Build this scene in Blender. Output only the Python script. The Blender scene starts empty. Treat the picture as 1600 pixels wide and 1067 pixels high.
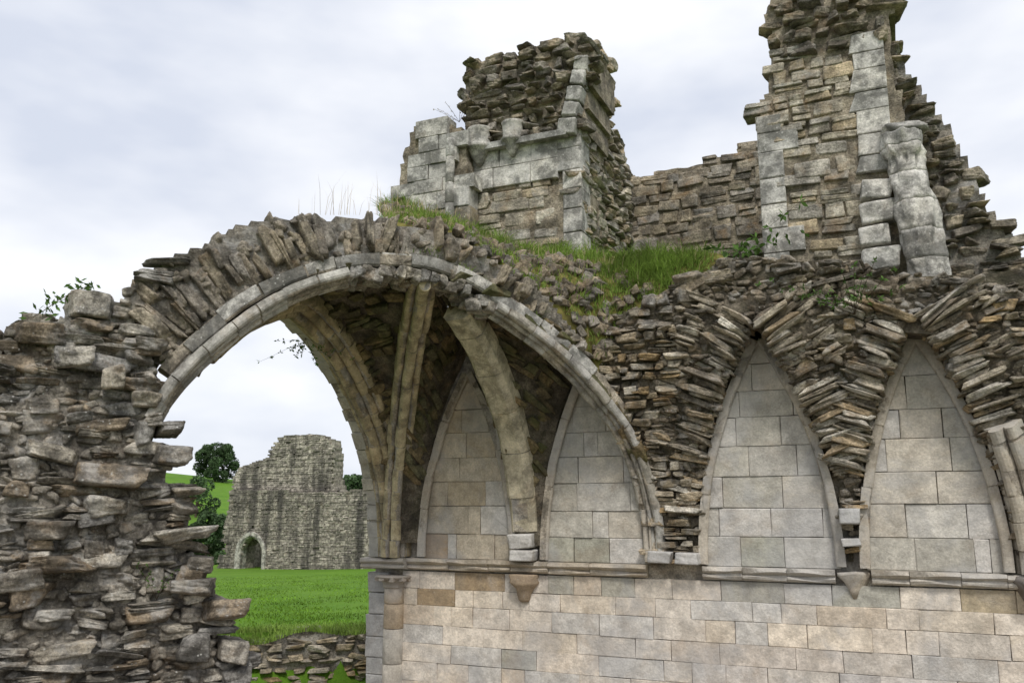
import bpy, math, random
import numpy as np
from mathutils import Matrix, Vector
random.seed(7); rng = np.random.default_rng(7)
scene = bpy.context.scene; COL = scene.collection
# ------------------------------------------------------------------ camera, sky, sun, exposure
F = 1350.; EYE = 2.62; DIST = 11.7; YAW = math.radians(24); PIT = math.atan(260 / F)
cam = bpy.data.cameras.new('camera'); camo = bpy.data.objects.new('camera', cam); COL.objects.link(camo)
cam.lens = 36 * F / 1600; cam.sensor_width = 36; cam.clip_start = .05; cam.clip_end = 6000
camo.location = (0, -DIST, EYE); camo.rotation_euler = (math.pi / 2 + PIT, 0, YAW)
scene.camera = camo
SUN_EL, SUN_AZ = math.radians(52), math.radians(150)       # azimuth clockwise from +Y: behind the camera, to its right
world = bpy.data.worlds.new('World'); scene.world = world; world.use_nodes = True
wn = world.node_tree.nodes; wl = world.node_tree.links; wn.clear()
w_out = wn.new('ShaderNodeOutputWorld'); w_bg = wn.new('ShaderNodeBackground'); w_bg.inputs[1].default_value = .1
w_sky = wn.new('ShaderNodeTexSky'); w_sky.sky_type = 'NISHITA'; w_sky.sun_disc = False
w_sky.sun_elevation = SUN_EL; w_sky.sun_rotation = SUN_AZ
w_tc = wn.new('ShaderNodeTexCoord'); w_map = wn.new('ShaderNodeMapping'); w_map.inputs['Scale'].default_value = (1.1, 1.1, 2.6)
w_n = wn.new('ShaderNodeTexNoise'); w_n.inputs['Scale'].default_value = 1.9; w_n.inputs['Detail'].default_value = 5; w_n.inputs['Roughness'].default_value = .5
w_r = wn.new('ShaderNodeValToRGB'); w_r.color_ramp.elements[0].position = .38; w_r.color_ramp.elements[0].color = (4.35, 4.65, 5.35, 1)
w_r.color_ramp.elements[1].position = .6; w_r.color_ramp.elements[1].color = (6.7, 6.75, 6.9, 1)
w_mix = wn.new('ShaderNodeMix'); w_mix.data_type = 'RGBA'; w_mix.inputs[0].default_value = .96
wl.new(w_tc.outputs['Generated'], w_map.inputs[0]); wl.new(w_map.outputs[0], w_n.inputs['Vector']); wl.new(w_n.outputs['Fac'], w_r.inputs[0])
wl.new(w_sky.outputs[0], w_mix.inputs[6]); wl.new(w_r.outputs[0], w_mix.inputs[7]); wl.new(w_mix.outputs[2], w_bg.inputs[0]); wl.new(w_bg.outputs[0], w_out.inputs[0])
sun = bpy.data.lights.new('sun', 'SUN'); sun.energy = 1.5; sun.angle = math.radians(15); sun.color = (1, .96, .9)
suno = bpy.data.objects.new('sun', sun); COL.objects.link(suno)
sd = Vector((math.sin(SUN_AZ) * math.cos(SUN_EL), math.cos(SUN_AZ) * math.cos(SUN_EL), math.sin(SUN_EL)))
suno.rotation_euler = sd.to_track_quat('Z', 'Y').to_euler()
scene.view_settings.view_transform = 'Standard'; scene.view_settings.look = 'None'; scene.view_settings.gamma = 1
scene.view_settings.use_curve_mapping = False; scene.view_settings.exposure = .72
# ------------------------------------------------------------------ photo pixel -> place
C0 = np.array([0, -DIST, EYE])
def ray(px, py):
    x = (px - 800) / F; y = -(py - 533.5) / F
    f = math.cos(PIT) - math.sin(PIT) * y; z = math.sin(PIT) + math.cos(PIT) * y
    return np.array([-math.sin(YAW) * f + math.cos(YAW) * x, math.cos(YAW) * f + math.sin(YAW) * x, z])
def onplane(px, py, p, n):
    r = ray(px, py); t = np.dot(np.asarray(p, float) - C0, n) / np.dot(r, n); return C0 + t * r
def onY(px, py, Y): return onplane(px, py, (0, Y, 0), (0, 1, 0))
# ------------------------------------------------------------------ objects
ORG = {}
def thing(name, label, cat, loc, group=None):
    o = bpy.data.objects.new(name, None); COL.objects.link(o); o.location = loc; o.empty_display_size = .2
    o['label'] = label; o['category'] = cat
    if group: o['group'] = group
    ORG[o] = np.array(loc, float); return o
def tag(o, label, cat, group=None):
    o['label'] = label; o['category'] = cat
    if group: o['group'] = group
    return o
def link(name, me, parent, W, color=None, kind=None):
    """link mesh with world matrix W under parent"""
    o = bpy.data.objects.new(name, me); COL.objects.link(o)
    W = Matrix(W)
    ORG[o] = np.array(W.translation)
    if parent is not None:
        o.parent = parent; W.translation = Vector(np.array(W.translation) - ORG[parent])
    o.matrix_basis = W
    if color is not None: o.color = (*color, 1)
    if kind: o['kind'] = kind
    return o
def mesh(name, verts, faces, mat, parent=None, color=None, smooth=False, kind=None, origin=None):
    v = np.asarray(verts, float); c = v.mean(0) if origin is None else np.asarray(origin, float)
    me = bpy.data.meshes.new(name); me.from_pydata((v - c).tolist(), [], [tuple(int(i) for i in f) for f in faces])
    if smooth: me.polygons.foreach_set('use_smooth', [True] * len(me.polygons))
    me.materials.append(mat); me.update()
    return link(name, me, parent, Matrix.Translation(c.tolist()), color, kind)
# ------------------------------------------------------------------ materials
def nd(nt, t, **kw):
    n = nt.nodes.new(t)
    for k, v in kw.items(): setattr(n, k, v)
    return n
def mixc(nt, fac, a, b, mode='MIX'):
    m = nd(nt, 'ShaderNodeMix', data_type='RGBA', blend_type=mode)
    for i, x in ((0, fac), (6, a), (7, b)):
        if isinstance(x, (int, float)): m.inputs[i].default_value = x
        elif isinstance(x, tuple): m.inputs[i].default_value = (*x, 1) if len(x) == 3 else x
        else: nt.links.new(x, m.inputs[i])
    return m.outputs[2]
def noise(nt, vec, scale, detail=4, rough=.55, dist=0):
    n = nd(nt, 'ShaderNodeTexNoise'); n.inputs['Scale'].default_value = scale; n.inputs['Detail'].default_value = detail
    n.inputs['Roughness'].default_value = rough; n.inputs['Distortion'].default_value = dist
    nt.links.new(vec, n.inputs['Vector']); return n.outputs['Fac']
def ramp(nt, fac, p0, p1, a=0., b=1.):
    r = nd(nt, 'ShaderNodeMapRange'); r.interpolation_type = 'SMOOTHSTEP'; r.clamp = True
    nt.links.new(fac, r.inputs[0])
    for i, x in zip((1, 2, 3, 4), (p0, p1, a, b)): r.inputs[i].default_value = x
    return r.outputs[0]
def stone_mat(name, base=None, dark=.5, ochre=.3, spots=.4, moss=0., pale=0., grain=1., bump=.5, streak=0., darkcol=(.035, .032, .027), island=False, stain=0.):
    m = bpy.data.materials.new(name); m.use_nodes = True; nt = m.node_tree; bs = nt.nodes['Principled BSDF']
    bs.inputs['Roughness'].default_value = .92; bs.inputs['Specular IOR Level'].default_value = .25
    g = nd(nt, 'ShaderNodeNewGeometry'); pos = g.outputs['Position']
    if base is None: col = nd(nt, 'ShaderNodeObjectInfo').outputs['Color']
    else: col = mixc(nt, 0., base, base)
    if island:
        v = ramp(nt, g.outputs['Random Per Island'], 0, 1, .72, 1.28)
        col = mixc(nt, 1., col, v, 'MULTIPLY')
    big = noise(nt, pos, 1.1, 3); mid = noise(nt, pos, 5., 6, .62); fine = noise(nt, pos, 38., 8, .7)
    col = mixc(nt, 1., col, ramp(nt, mid, .32, .7, 1 - .45 * grain, 1 + .5 * grain), 'MULTIPLY')
    col = mixc(nt, 1., col, ramp(nt, fine, .3, .7, 1 - .4 * grain, 1 + .4 * grain), 'MULTIPLY')
    if ochre: col = mixc(nt, ramp(nt, noise(nt, pos, 3.1, 5, .6, .4), .52, .72, 0, ochre), col, (.34, .205, .085))
    if pale: col = mixc(nt, ramp(nt, noise(nt, pos, 2.3, 7, .68, .5), .5, .64, 0, pale), col, (.56, .55, .53))
    if stain:
        col = mixc(nt, ramp(nt, noise(nt, pos, .75, 7, .62, .6), .47, .6, 0, stain), col, (.40, .40, .405))
        mp0 = nd(nt, 'ShaderNodeMapping'); mp0.inputs['Location'].default_value = (31, 7, 3); nt.links.new(pos, mp0.inputs[0])
        col = mixc(nt, ramp(nt, noise(nt, mp0.outputs[0], .9, 7, .66, .5), .54, .68, 0, stain * .5), col, (.38, .29, .2))
        mp1 = nd(nt, 'ShaderNodeMapping'); mp1.inputs['Scale'].default_value = (1, 1, .3); mp1.inputs['Location'].default_value = (3, 17, 3); nt.links.new(pos, mp1.inputs[0])
        col = mixc(nt, ramp(nt, noise(nt, mp1.outputs[0], 1.6, 8, .7, .2), .56, .72, 0, stain * .6), col, (.22, .21, .18))
    if dark: col = mixc(nt, ramp(nt, noise(nt, pos, 3.2, 9, .72, .3), .43, .6, 0, dark), col, darkcol)
    if streak:
        mp = nd(nt, 'ShaderNodeMapping'); mp.inputs['Scale'].default_value = (1.1, 1.1, .12); nt.links.new(pos, mp.inputs[0])
        col = mixc(nt, ramp(nt, noise(nt, mp.outputs[0], .75, 5, .6), .46, .66, 0, streak), col, (.06, .055, .05))
    if moss: col = mixc(nt, ramp(nt, noise(nt, pos, 2.2, 7, .66), .42, .66, 0, moss), col, (.075, .085, .02))
    if spots:
        vo = nd(nt, 'ShaderNodeTexVoronoi'); vo.inputs['Scale'].default_value = 19; nt.links.new(pos, vo.inputs['Vector'])
        a = ramp(nt, vo.outputs['Distance'], .1, .26, 1, 0)
        b = ramp(nt, noise(nt, pos, 4.2, 4, .6), .5, .62, 0, spots)
        mu = nd(nt, 'ShaderNodeMath', operation='MULTIPLY'); nt.links.new(a, mu.inputs[0]); nt.links.new(b, mu.inputs[1])
        col = mixc(nt, mu.outputs[0], col, (.62, .61, .57))
    nt.links.new(col, bs.inputs['Base Color'])
    b1 = nd(nt, 'ShaderNodeBump'); b1.inputs['Strength'].default_value = bump; b1.inputs['Distance'].default_value = .09
    nt.links.new(noise(nt, pos, 11., 10, .7), b1.inputs['Height'])
    b2 = nd(nt, 'ShaderNodeBump'); b2.inputs['Strength'].default_value = bump * .8; b2.inputs['Distance'].default_value = .02
    nt.links.new(fine, b2.inputs['Height']); nt.links.new(b1.outputs[0], b2.inputs['Normal']); nt.links.new(b2.outputs[0], bs.inputs['Normal'])
    return m
def plain(name, col, rough=.8, var=.3, scale=3., transl=0.):
    m = bpy.data.materials.new(name); m.use_nodes = True; nt = m.node_tree; bs = nt.nodes['Principled BSDF']
    bs.inputs['Roughness'].default_value = rough; bs.inputs['Specular IOR Level'].default_value = .2
    g = nd(nt, 'ShaderNodeNewGeometry')
    c = mixc(nt, 1., col, ramp(nt, noise(nt, g.outputs['Position'], scale, 4), .3, .7, 1 - var, 1 + var), 'MULTIPLY')
    c = mixc(nt, 1., c, ramp(nt, g.outputs['Random Per Island'], 0, 1, .65, 1.35), 'MULTIPLY')
    nt.links.new(c, bs.inputs['Base Color'])
    if transl:
        tr = nd(nt, 'ShaderNodeBsdfTranslucent'); nt.links.new(c, tr.inputs[0]); ms = nd(nt, 'ShaderNodeMixShader'); ms.inputs[0].default_value = transl
        nt.links.new(bs.outputs[0], ms.inputs[1]); nt.links.new(tr.outputs[0], ms.inputs[2]); nt.links.new(ms.outputs[0], nt.nodes['Material Output'].inputs[0])
    return m
M = {}
M['rubble'] = stone_mat('weathered_rubble', dark=.62, ochre=.35, spots=.85, pale=.5, bump=.8)
M['voussoir'] = stone_mat('dark_rubble', dark=.6, ochre=.35, spots=.35, pale=.12, bump=.8)
M['tan'] = stone_mat('tan_rubble', dark=.38, ochre=.5, spots=.3, pale=.3, bump=.7)
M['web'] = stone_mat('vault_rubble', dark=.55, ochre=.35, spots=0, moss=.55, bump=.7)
M['ashlar'] = stone_mat('pale_ashlar', dark=.14, ochre=.15, spots=.25, grain=.45, bump=.35, stain=.45, darkcol=(.22, .205, .18))
M['rib'] = stone_mat('rib_stone', dark=.5, ochre=.25, spots=.3, moss=.1, grain=.5, bump=.3)
M['quoin'] = stone_mat('grey_quoin', dark=.75, ochre=.12, spots=.8, pale=.35, grain=.7, bump=.35, darkcol=(.09, .088, .08))
M['mortar'] = stone_mat('rubble_mortar', base=(.31, .28, .235), dark=.5, ochre=.2, spots=.6, pale=.5, bump=1.)
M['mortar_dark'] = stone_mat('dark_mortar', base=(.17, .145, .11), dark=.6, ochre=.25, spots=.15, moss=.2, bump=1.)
M['mortar_tan'] = stone_mat('tan_mortar', base=(.36, .31, .235), dark=.4, ochre=.3, spots=.2, bump=1.)
M['joint'] = stone_mat('joint_mortar', base=(.36, .315, .25), dark=.4, ochre=.3, spots=0, bump=.6, stain=.4)
M['far'] = stone_mat('far_masonry', base=(.36, .325, .275), dark=.3, ochre=.12, spots=.2, streak=.85, bump=.4, island=True)
M['far_low'] = stone_mat('far_lower_masonry', base=(.31, .28, .235), dark=.35, ochre=.15, spots=.25, streak=.9, bump=.4, island=True)
M['far_mortar'] = stone_mat('far_mortar', base=(.27, .245, .2), dark=.3, ochre=.1, spots=0, streak=.85, bump=.6)
M['low'] = stone_mat('low_wall_rubble', dark=.3, ochre=.3, spots=.4, pale=.3, moss=.25, bump=.7)
M['bounce_gravel'] = plain('bounce_gravel', (.34, .29, .22), .95, .35, 18)  # tan of the added floor, chosen for the warm bounce it gives
M['earth'] = plain('earth', (.10, .08, .05), .95, .4, 3)
M['grass'] = plain('grass_blade', (.19, .28, .055), .6, .35, 1.2, .35)
M['lawnblade'] = plain('lawn_blade', (.13, .24, .022), .7, .4, .5, .3)
M['drygrass'] = plain('dry_grass', (.42, .34, .2), .7, .3, 2, .3)
M['leaf'] = plain('leaf', (.075, .14, .03), .6, .35, 2, .3)
M['oakleaf'] = plain('tree_leaf', (.06, .1, .042), .7, .4, .25, .2)
M['bark'] = plain('bark', (.09, .07, .05), .9, .3, 4)
M['moss'] = plain('moss', (.13, .115, .035), .95, .5, 6)
def lawn_mat():
    m = bpy.data.materials.new('lawn'); m.use_nodes = True; nt = m.node_tree; bs = nt.nodes['Principled BSDF']; bs.inputs['Roughness'].default_value = .9; bs.inputs['Specular IOR Level'].default_value = .1
    pos = nd(nt, 'ShaderNodeNewGeometry').outputs['Position']
    c = mixc(nt, ramp(nt, noise(nt, pos, .35, 6, .6), .3, .7), (.075, .175, .012), (.12, .24, .018))
    c = mixc(nt, ramp(nt, noise(nt, pos, 2.2, 7, .7), .4, .68, 0, .45), c, (.14, .23, .03))
    c = mixc(nt, ramp(nt, noise(nt, pos, 14, 5, .7), .35, .7, 0, .5), c, (.04, .12, .012))
    c = mixc(nt, ramp(nt, noise(nt, pos, .02, 3), .4, .7, 0, .35), c, (.13, .2, .04))
    nt.links.new(c, bs.inputs['Base Color'])
    b = nd(nt, 'ShaderNodeBump'); b.inputs['Strength'].default_value = .7; b.inputs['Distance'].default_value = .06; nt.links.new(noise(nt, pos, 16, 6, .7), b.inputs['Height']); nt.links.new(b.outputs[0], bs.inputs['Normal'])
    return m
M['lawn'] = lawn_mat()
# ------------------------------------------------------------------ rock pool
def nz(p, seed=0):
    """cheap smooth 3-D noise, p (n,3)"""
    r = np.random.default_rng(seed); out = np.zeros(len(p))
    for k in range(7):
        d = r.normal(size=3); d /= np.linalg.norm(d); f = r.uniform(.7, 1.5)
        out += np.sin(p @ d * f * 2 * math.pi + r.uniform(0, 6.3))
    return out / 4.
def cube_sphere(n):
    vs = {}; V = []; Fs = []
    def vid(p):
        k = tuple(np.round(p, 5))
        if k not in vs: vs[k] = len(V); V.append(p)
        return vs[k]
    for ax in range(3):
        for s in (-1, 1):
            a, b = (ax + 1) % 3, (ax + 2) % 3
            for i in range(n):
                for j in range(n):
                    q = []
                    for di, dj in ((0, 0), (1, 0), (1, 1), (0, 1)):
                        p = np.zeros(3); p[ax] = s; p[a] = -1 + 2 * (i + di) / n; p[b] = -1 + 2 * (j + dj) / n
                        q.append(vid(p))
                    Fs.append(q if s > 0 else q[::-1])
    return np.array(V), Fs
CSV, CSF = cube_sphere(11); CLV, CLF = cube_sphere(4)
def rock_mesh(name, seed, mat, slab=False, blocky=.5, low=False):
    r = np.random.default_rng(seed); SV, SF = (CLV, CLF) if low else (CSV, CSF); d = SV / np.linalg.norm(SV, axis=1)[:, None]
    planes = []; tl = 1.15 - blocky
    for ax in range(3):
        for s in (-1, 1):
            n = np.zeros(3); n[ax] = s; n += r.normal(size=3) * (.14 if ax == 2 else .2 if ax == 1 else .3) * tl; n /= np.linalg.norm(n)
            planes.append((n, r.uniform(.43, .5)))
    for k in range(int(3 + 6 * tl)):
        n = r.normal(size=3); n /= np.linalg.norm(n); planes.append((n, r.uniform(.56, .68) + .12 * blocky))
    kk = 26. + 30 * blocky; inv = sum(np.exp(kk * np.clip(d @ n, 0, None) / h * .5) for n, h in planes)
    rad = 1 / (np.log(inv) / (kk * .5)); P = d * rad[:, None]
    amp = .05 * tl + .006
    q = P * np.array([1.6, 1.6, 2.2])
    P = P * (1 + amp * nz(q, seed)[:, None] + amp * .7 * nz(q * 2.4, seed + 99)[:, None] + amp * .5 * nz(q * 5, seed + 77)[:, None])
    P[:, 1] += (.03 * tl + .004) * nz(P * np.array([1.2, .5, 5]), seed + 5)          # bedding steps on the face
    P -= (P.max(0) + P.min(0)) / 2; P /= P.max(0) * 2
    me = bpy.data.meshes.new(name); me.from_pydata(P.tolist(), [], [tuple(f) for f in SF]); me.polygons.foreach_set('use_smooth', [True] * len(me.polygons))
    me.materials.append(mat); me.update(); return me
POOL = {}; LOW = {}
def pool(kind, mat):
    k = (kind, mat)
    if k not in POOL:
        bl = {'rubble': .42, 'slab': .5, 'block': .92}[kind]; POOL[k] = []
        for i in range(16):
            b = bl + .2 * ((i % 3) - 1) * (kind != 'block'); hi = rock_mesh('stone', 100 * i + 7, M[mat], kind == 'slab', b)
            LOW[hi.name] = rock_mesh('small_stone', 100 * i + 7, M[mat], kind == 'slab', b, True); POOL[k].append(hi)
    return POOL[k]
PAL = {
 'grey': [(.38, .345, .29), (.3, .27, .225), (.43, .385, .31), (.31, .25, .18), (.5, .46, .39), (.29, .275, .25)],
 'brown': [(.24, .195, .145), (.28, .23, .165), (.2, .175, .14), (.33, .265, .18), (.27, .24, .2)],
 'tan': [(.36, .29, .195), (.3, .245, .165), (.4, .33, .235), (.35, .25, .135), (.28, .24, .18), (.42, .37, .29)],
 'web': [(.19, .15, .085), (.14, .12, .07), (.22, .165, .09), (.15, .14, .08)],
 'pale': [(.47, .44, .39), (.41, .37, .31), (.5, .48, .45), (.43, .38, .3), (.4, .39, .37)],
 'slab': [(.4, .35, .27), (.32, .275, .21), (.5, .46, .39), (.26, .22, .17), (.4, .31, .2)],
 'face': [(.45, .40, .31), (.41, .365, .29), (.47, .43, .35), (.43, .35, .235), (.38, .35, .3)],
 'ring': [(.29, .25, .195), (.34, .295, .225), (.25, .22, .18), (.4, .34, .25), (.31, .28, .24)],
 'quoin': [(.48, .46, .425), (.43, .415, .385), (.52, .495, .45)],
}
def pick(p, j=.16):
    c = np.array(random.choice(PAL[p])) * random.uniform(1 - j, 1 + j); return tuple(np.clip(c, 0, .9))
def stone_at(thing_, name, P, U, V, N, dims, kind, mat, pal, rot=.05, color=None):
    """P centre, U length axis, V height axis, N outward; dims = (len, depth, height)"""
    U = np.array(U) / np.linalg.norm(U); N = np.array(N) - U * np.dot(N, U); N /= np.linalg.norm(N); V = np.cross(U, -N) ; V = V if np.dot(V, np.cross(U, -N)) > 0 else -V
    R = Matrix(((U[0], -N[0], V[0]), (U[1], -N[1], V[1]), (U[2], -N[2], V[2])))
    J = Matrix.Rotation(random.gauss(0, rot), 3, 'Y') @ Matrix.Rotation(random.gauss(0, rot), 3, 'Z') @ Matrix.Rotation(random.gauss(0, rot), 3, 'X')
    fl = Matrix.Diagonal((dims[0] * random.choice((1, 1)), dims[1], dims[2]))
    W = (R @ J @ fl).to_4x4(); W.translation = Vector([float(x) for x in P])
    return (name, W, random.choice(pool(kind, mat)), color or pick(pal), float(dims[0] * dims[2]), thing_)
def emit(lst, limit=295):
    """largest become stones of their own, the rest one joined part"""
    lst = sorted(lst, key=lambda a: -a[4])
    for (n, W, me, c, a, t) in lst[:limit]: link(n, me, t, W, c)
    rest = lst[limit:]
    if rest:
        V = []; Fs = []; off = 0
        t = rest[0][5]
        for (n, W, me, c, a, _) in rest:
            me = LOW[me.name]
            co = np.empty(len(me.vertices) * 3); me.vertices.foreach_get('co', co); co = co.reshape(-1, 3)
            A = np.array(W); V.append(co @ A[:3, :3].T + A[:3, 3]); Fs += [[i + off for i in p.vertices] for p in me.polygons]; off += len(co)
        mesh('small_' + rest[0][0] + 's', np.vstack(V), Fs, rest[0][2].materials[0], t, tuple(np.mean([r[3] for r in rest], 0)), True, 'stuff')
# ------------------------------------------------------------------ polygons and slabs
def inpoly(pts, poly):
    pts = np.atleast_2d(pts); x, y = pts[:, 0], pts[:, 1]; ins = np.zeros(len(pts), bool); n = len(poly)
    for i in range(n):
        x0, y0 = poly[i]; x1, y1 = poly[(i + 1) % n]
        c = ((y0 > y) != (y1 > y)); t = np.where(c, (y - y0) / ((y1 - y0) if y1 != y0 else 1), 0)
        ins ^= c & (x < x0 + t * (x1 - x0))
    return ins
def sdist(pts, poly):
    pts = np.atleast_2d(np.asarray(pts, float)); d = np.full(len(pts), 1e9); n = len(poly)
    for i in range(n):
        a = np.array(poly[i], float); b = np.array(poly[(i + 1) % n], float); e = b - a; L = max(e @ e, 1e-9)
        t = np.clip(((pts - a) @ e) / L, 0, 1); q = a + t[:, None] * e; d = np.minimum(d, np.hypot(*(pts - q).T))
    return np.where(inpoly(pts, poly), -d, d)
class Frame:
    def __init__(s, o, U, N):
        s.o = np.array(o, float); s.U = np.array(U, float) / np.linalg.norm(U); s.N = np.array(N, float) / np.linalg.norm(N); s.V = np.array([0, 0, 1.])
    def P(s, u, v, n=0): return s.o + s.U * u + s.V * v + s.N * n
    def px(s, px, py): q = onplane(px, py, s.o, s.N) - s.o; return (float(q @ s.U), float(q @ s.V))
    def poly(s, l): return [s.px(*p) for p in l]
def slab(name, fr, sdf, bounds, res, front, back, mat, parent, rough=.03, kind=None):
    """thick body over the cells where sdf(u,v)<0; front(u,v), back(u,v) are offsets along N"""
    u0, u1, v0, v1 = bounds; nu = int((u1 - u0) / res) + 1; nv = int((v1 - v0) / res) + 1
    uu = u0 + res * np.arange(nu + 1); vv = v0 + res * np.arange(nv + 1); G = np.stack(np.meshgrid(uu, vv, indexing='ij'), -1).reshape(-1, 2)
    cen = np.stack(np.meshgrid(uu[:-1] + res / 2, vv[:-1] + res / 2, indexing='ij'), -1).reshape(-1, 2)
    ins = (sdf(cen) < 0).reshape(nu, nv)
    idx = np.arange((nu + 1) * (nv + 1)).reshape(nu + 1, nv + 1)
    W3 = np.column_stack([G, np.zeros(len(G))])
    j = nz(W3 * 1.3 + 3, 3) * rough + nz(W3 * 3.1, 4) * rough * .7
    jit = np.column_stack([nz(W3 * 2.1 + 9, 5), nz(W3 * 2.3 + 4, 6)]) * res * .35
    Gj = G + jit
    Fv = fr.o + Gj[:, :1] * fr.U + Gj[:, 1:] * fr.V + (front(G[:, 0], G[:, 1]) + j)[:, None] * fr.N
    Bv = fr.o + Gj[:, :1] * fr.U + Gj[:, 1:] * fr.V + np.broadcast_to(back(G[:, 0], G[:, 1]), len(G))[:, None] * fr.N
    n = len(G); Fs = []
    for i in range(nu):
        for k in range(nv):
            if not ins[i, k]: continue
            a, b, c, d = idx[i, k], idx[i + 1, k], idx[i + 1, k + 1], idx[i, k + 1]
            Fs.append((a, b, c, d)); Fs.append((d + n, c + n, b + n, a + n))
            if i == 0 or not ins[i - 1, k]: Fs.append((a, d, d + n, a + n))
            if i == nu - 1 or not ins[i + 1, k]: Fs.append((c, b, b + n, c + n))
            if k == 0 or not ins[i, k - 1]: Fs.append((b, a, a + n, b + n))
            if k == nv - 1 or not ins[i, k + 1]: Fs.append((d, c, c + n, d + n))
    V = np.vstack([Fv, Bv]); used = np.unique(np.array(Fs)); mp = -np.ones(len(V), int); mp[used] = np.arange(len(used))
    return mesh(name, V[used], [[mp[i] for i in f] for f in Fs], mat, parent, smooth=False, kind=kind)
def lay(out, parent, name, mapf, nsign, bounds, keep, rows, lens, depth, proud, kind, mat, pal, rot=.05, wav=.03, gap=.02, two=.25, stretch=1., color=None):
    """courses of stones over a mapped face. mapf(u,v)->(3,), keep(u,v)->bool, rows/lens = size ranges in metres"""
    u0, u1, v0, v1 = bounds; v = v0; e = 1e-3
    def fd(u, v):
        p = mapf(u, v); pu = (mapf(u + e, v) - p) / e; pv = (mapf(u, v + e) - p) / e; n = np.cross(pu, pv); n = n / (np.linalg.norm(n) + 1e-9) * nsign
        return p, pu, pv, n
    while v < v1:
        um = (u0 + u1) / 2; _, _, pv, _ = fd(um, v); h = random.uniform(*rows); dv = h / max(np.linalg.norm(pv), 1e-3)
        u = u0 - random.random() * lens[0]; ph = random.random() * 6.3
        while u < u1:
            _, pu, _, _ = fd(u, v + dv / 2); L = random.uniform(*lens) * (1.5 if random.random() < .12 else 1); du = L / max(np.linalg.norm(pu), 1e-3)
            uc = u + du / 2; vc = v + dv / 2 + wav * math.sin(uc * 1.7 + ph) / max(np.linalg.norm(pv), 1e-3); u += du
            if uc < u0 or uc > u1: continue
            subs = [(vc, h)]
            if random.random() < two and h > rows[0] * 1.15:
                k = random.uniform(.38, .62); subs = [(vc - dv * (1 - k) / 2, h * k), (vc + dv * k / 2, h * (1 - k))]
            for (vq, hh) in subs:
                if not keep(uc, vq): continue
                p, pu, pv, n = fd(uc, vq); dep = depth * random.uniform(.8, 1.2); pr = random.gauss(proud, proud * .55)
                out.append(stone_at(parent, name, p + n * (pr - dep / 2), pu, pv, n, ((L - gap) * random.uniform(.92, 1.06), dep, (hh - gap * .6) * random.uniform(.9, 1.1)), kind, mat, pal, rot, color))
        v += dv
def frm(fr, front): return lambda u, v: fr.P(u, v, float(front(np.array([u]), np.array([v]))[0]))
def box(c, s):
    x, y, z = np.array(s) / 2; V = np.array([[a, b, d] for a in (-x, x) for b in (-y, y) for d in (-z, z)]) + c
    return V, [(0, 1, 3, 2), (4, 6, 7, 5), (0, 4, 5, 1), (2, 3, 7, 6), (0, 2, 6, 4), (1, 5, 7, 3)]
def prism(name, poly, fr, n0, n1, mat, parent, color=None, bev=.006):
    """dressed block: polygon (u,v) from depth n1 to face n0, arrises eased"""
    P = np.array(poly, float); c = P.mean(0); k = len(P); d = P - c; L = np.hypot(*d.T)[:, None]; ins = c + d * (1 - bev * 1.6 / np.maximum(L, .02))
    P = P + np.array([[random.gauss(0, .0022), random.gauss(0, .0022)] for _ in range(k)]); ins = ins + np.array([[random.gauss(0, .004), random.gauss(0, .004)] for _ in range(k)])
    j = np.array([random.gauss(0, .0035) for _ in range(k)])
    V = [fr.P(*p, n1) for p in P] + [fr.P(*p, n0 - bev) for p in P] + [fr.P(*p, n0 + jj) for p, jj in zip(ins, j)]
    Fs = [tuple(range(k))[::-1], tuple(range(2 * k, 3 * k))]
    for i in range(k):
        a = (i + 1) % k
        Fs += [(i, a, a + k, i + k), (i + k, a + k, a + 2 * k, i + 2 * k)]
    return mesh(name, V, Fs, mat, parent, color)
def clip(poly, inside, cross):
    out = []
    for i in range(len(poly)):
        a, b = poly[i], poly[(i + 1) % len(poly)]; ia, ib = inside(a), inside(b)
        if ia: out.append(a)
        if ia != ib: out.append(cross(a, b))
    return out
def clip_lancet(poly, L, pad=0.):
    xm = (L[0] + L[1]) / 2; hw = (L[1] - L[0]) / 2 - pad; rise = L[3] - L[2] - pad * 2.2; R = (hw * hw + rise * rise) / (2 * hw)
    def f(p, s): return R - math.hypot((p[0] - xm) * s + (R - hw), max(p[1] - L[2], 0))
    # convex: clip by each flank sampled as half planes
    for s in (1, -1):
        a1 = math.atan2(rise, R - hw)
        for k in range(9):
            a = a1 * (k + .5) / 9; nx, nz_ = math.cos(a) * s, math.sin(a); cx = xm - s * (R - hw)
            g = lambda p: R - ((p[0] - cx) * nx + (p[1] - L[2]) * nz_)
            def cr(a_, b_):
                t = g(a_) / (g(a_) - g(b_)); return (a_[0] + t * (b_[0] - a_[0]), a_[1] + t * (b_[1] - a_[1]))
            poly = clip(poly, lambda p: g(p) >= 0, cr)
            if len(poly) < 3: return []
    return poly
def lancet_pts(L, n=28, pad=0.):
    """points up the left flank and down the right, with outward normals"""
    xm = (L[0] + L[1]) / 2; hw = (L[1] - L[0]) / 2 + pad; rise = L[3] - L[2] + pad * 2.; R = (hw * hw + rise * rise) / (2 * hw); a1 = math.atan2(rise, R - hw); out = []
    for k in range(n + 1):
        a = a1 * k / n; out.append((xm + (R - hw) - R * math.cos(a), L[2] + R * math.sin(a), -math.cos(a), math.sin(a)))
    return out, [(2 * xm - x, z, -nx, nz_) for (x, z, nx, nz_) in out]
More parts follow.
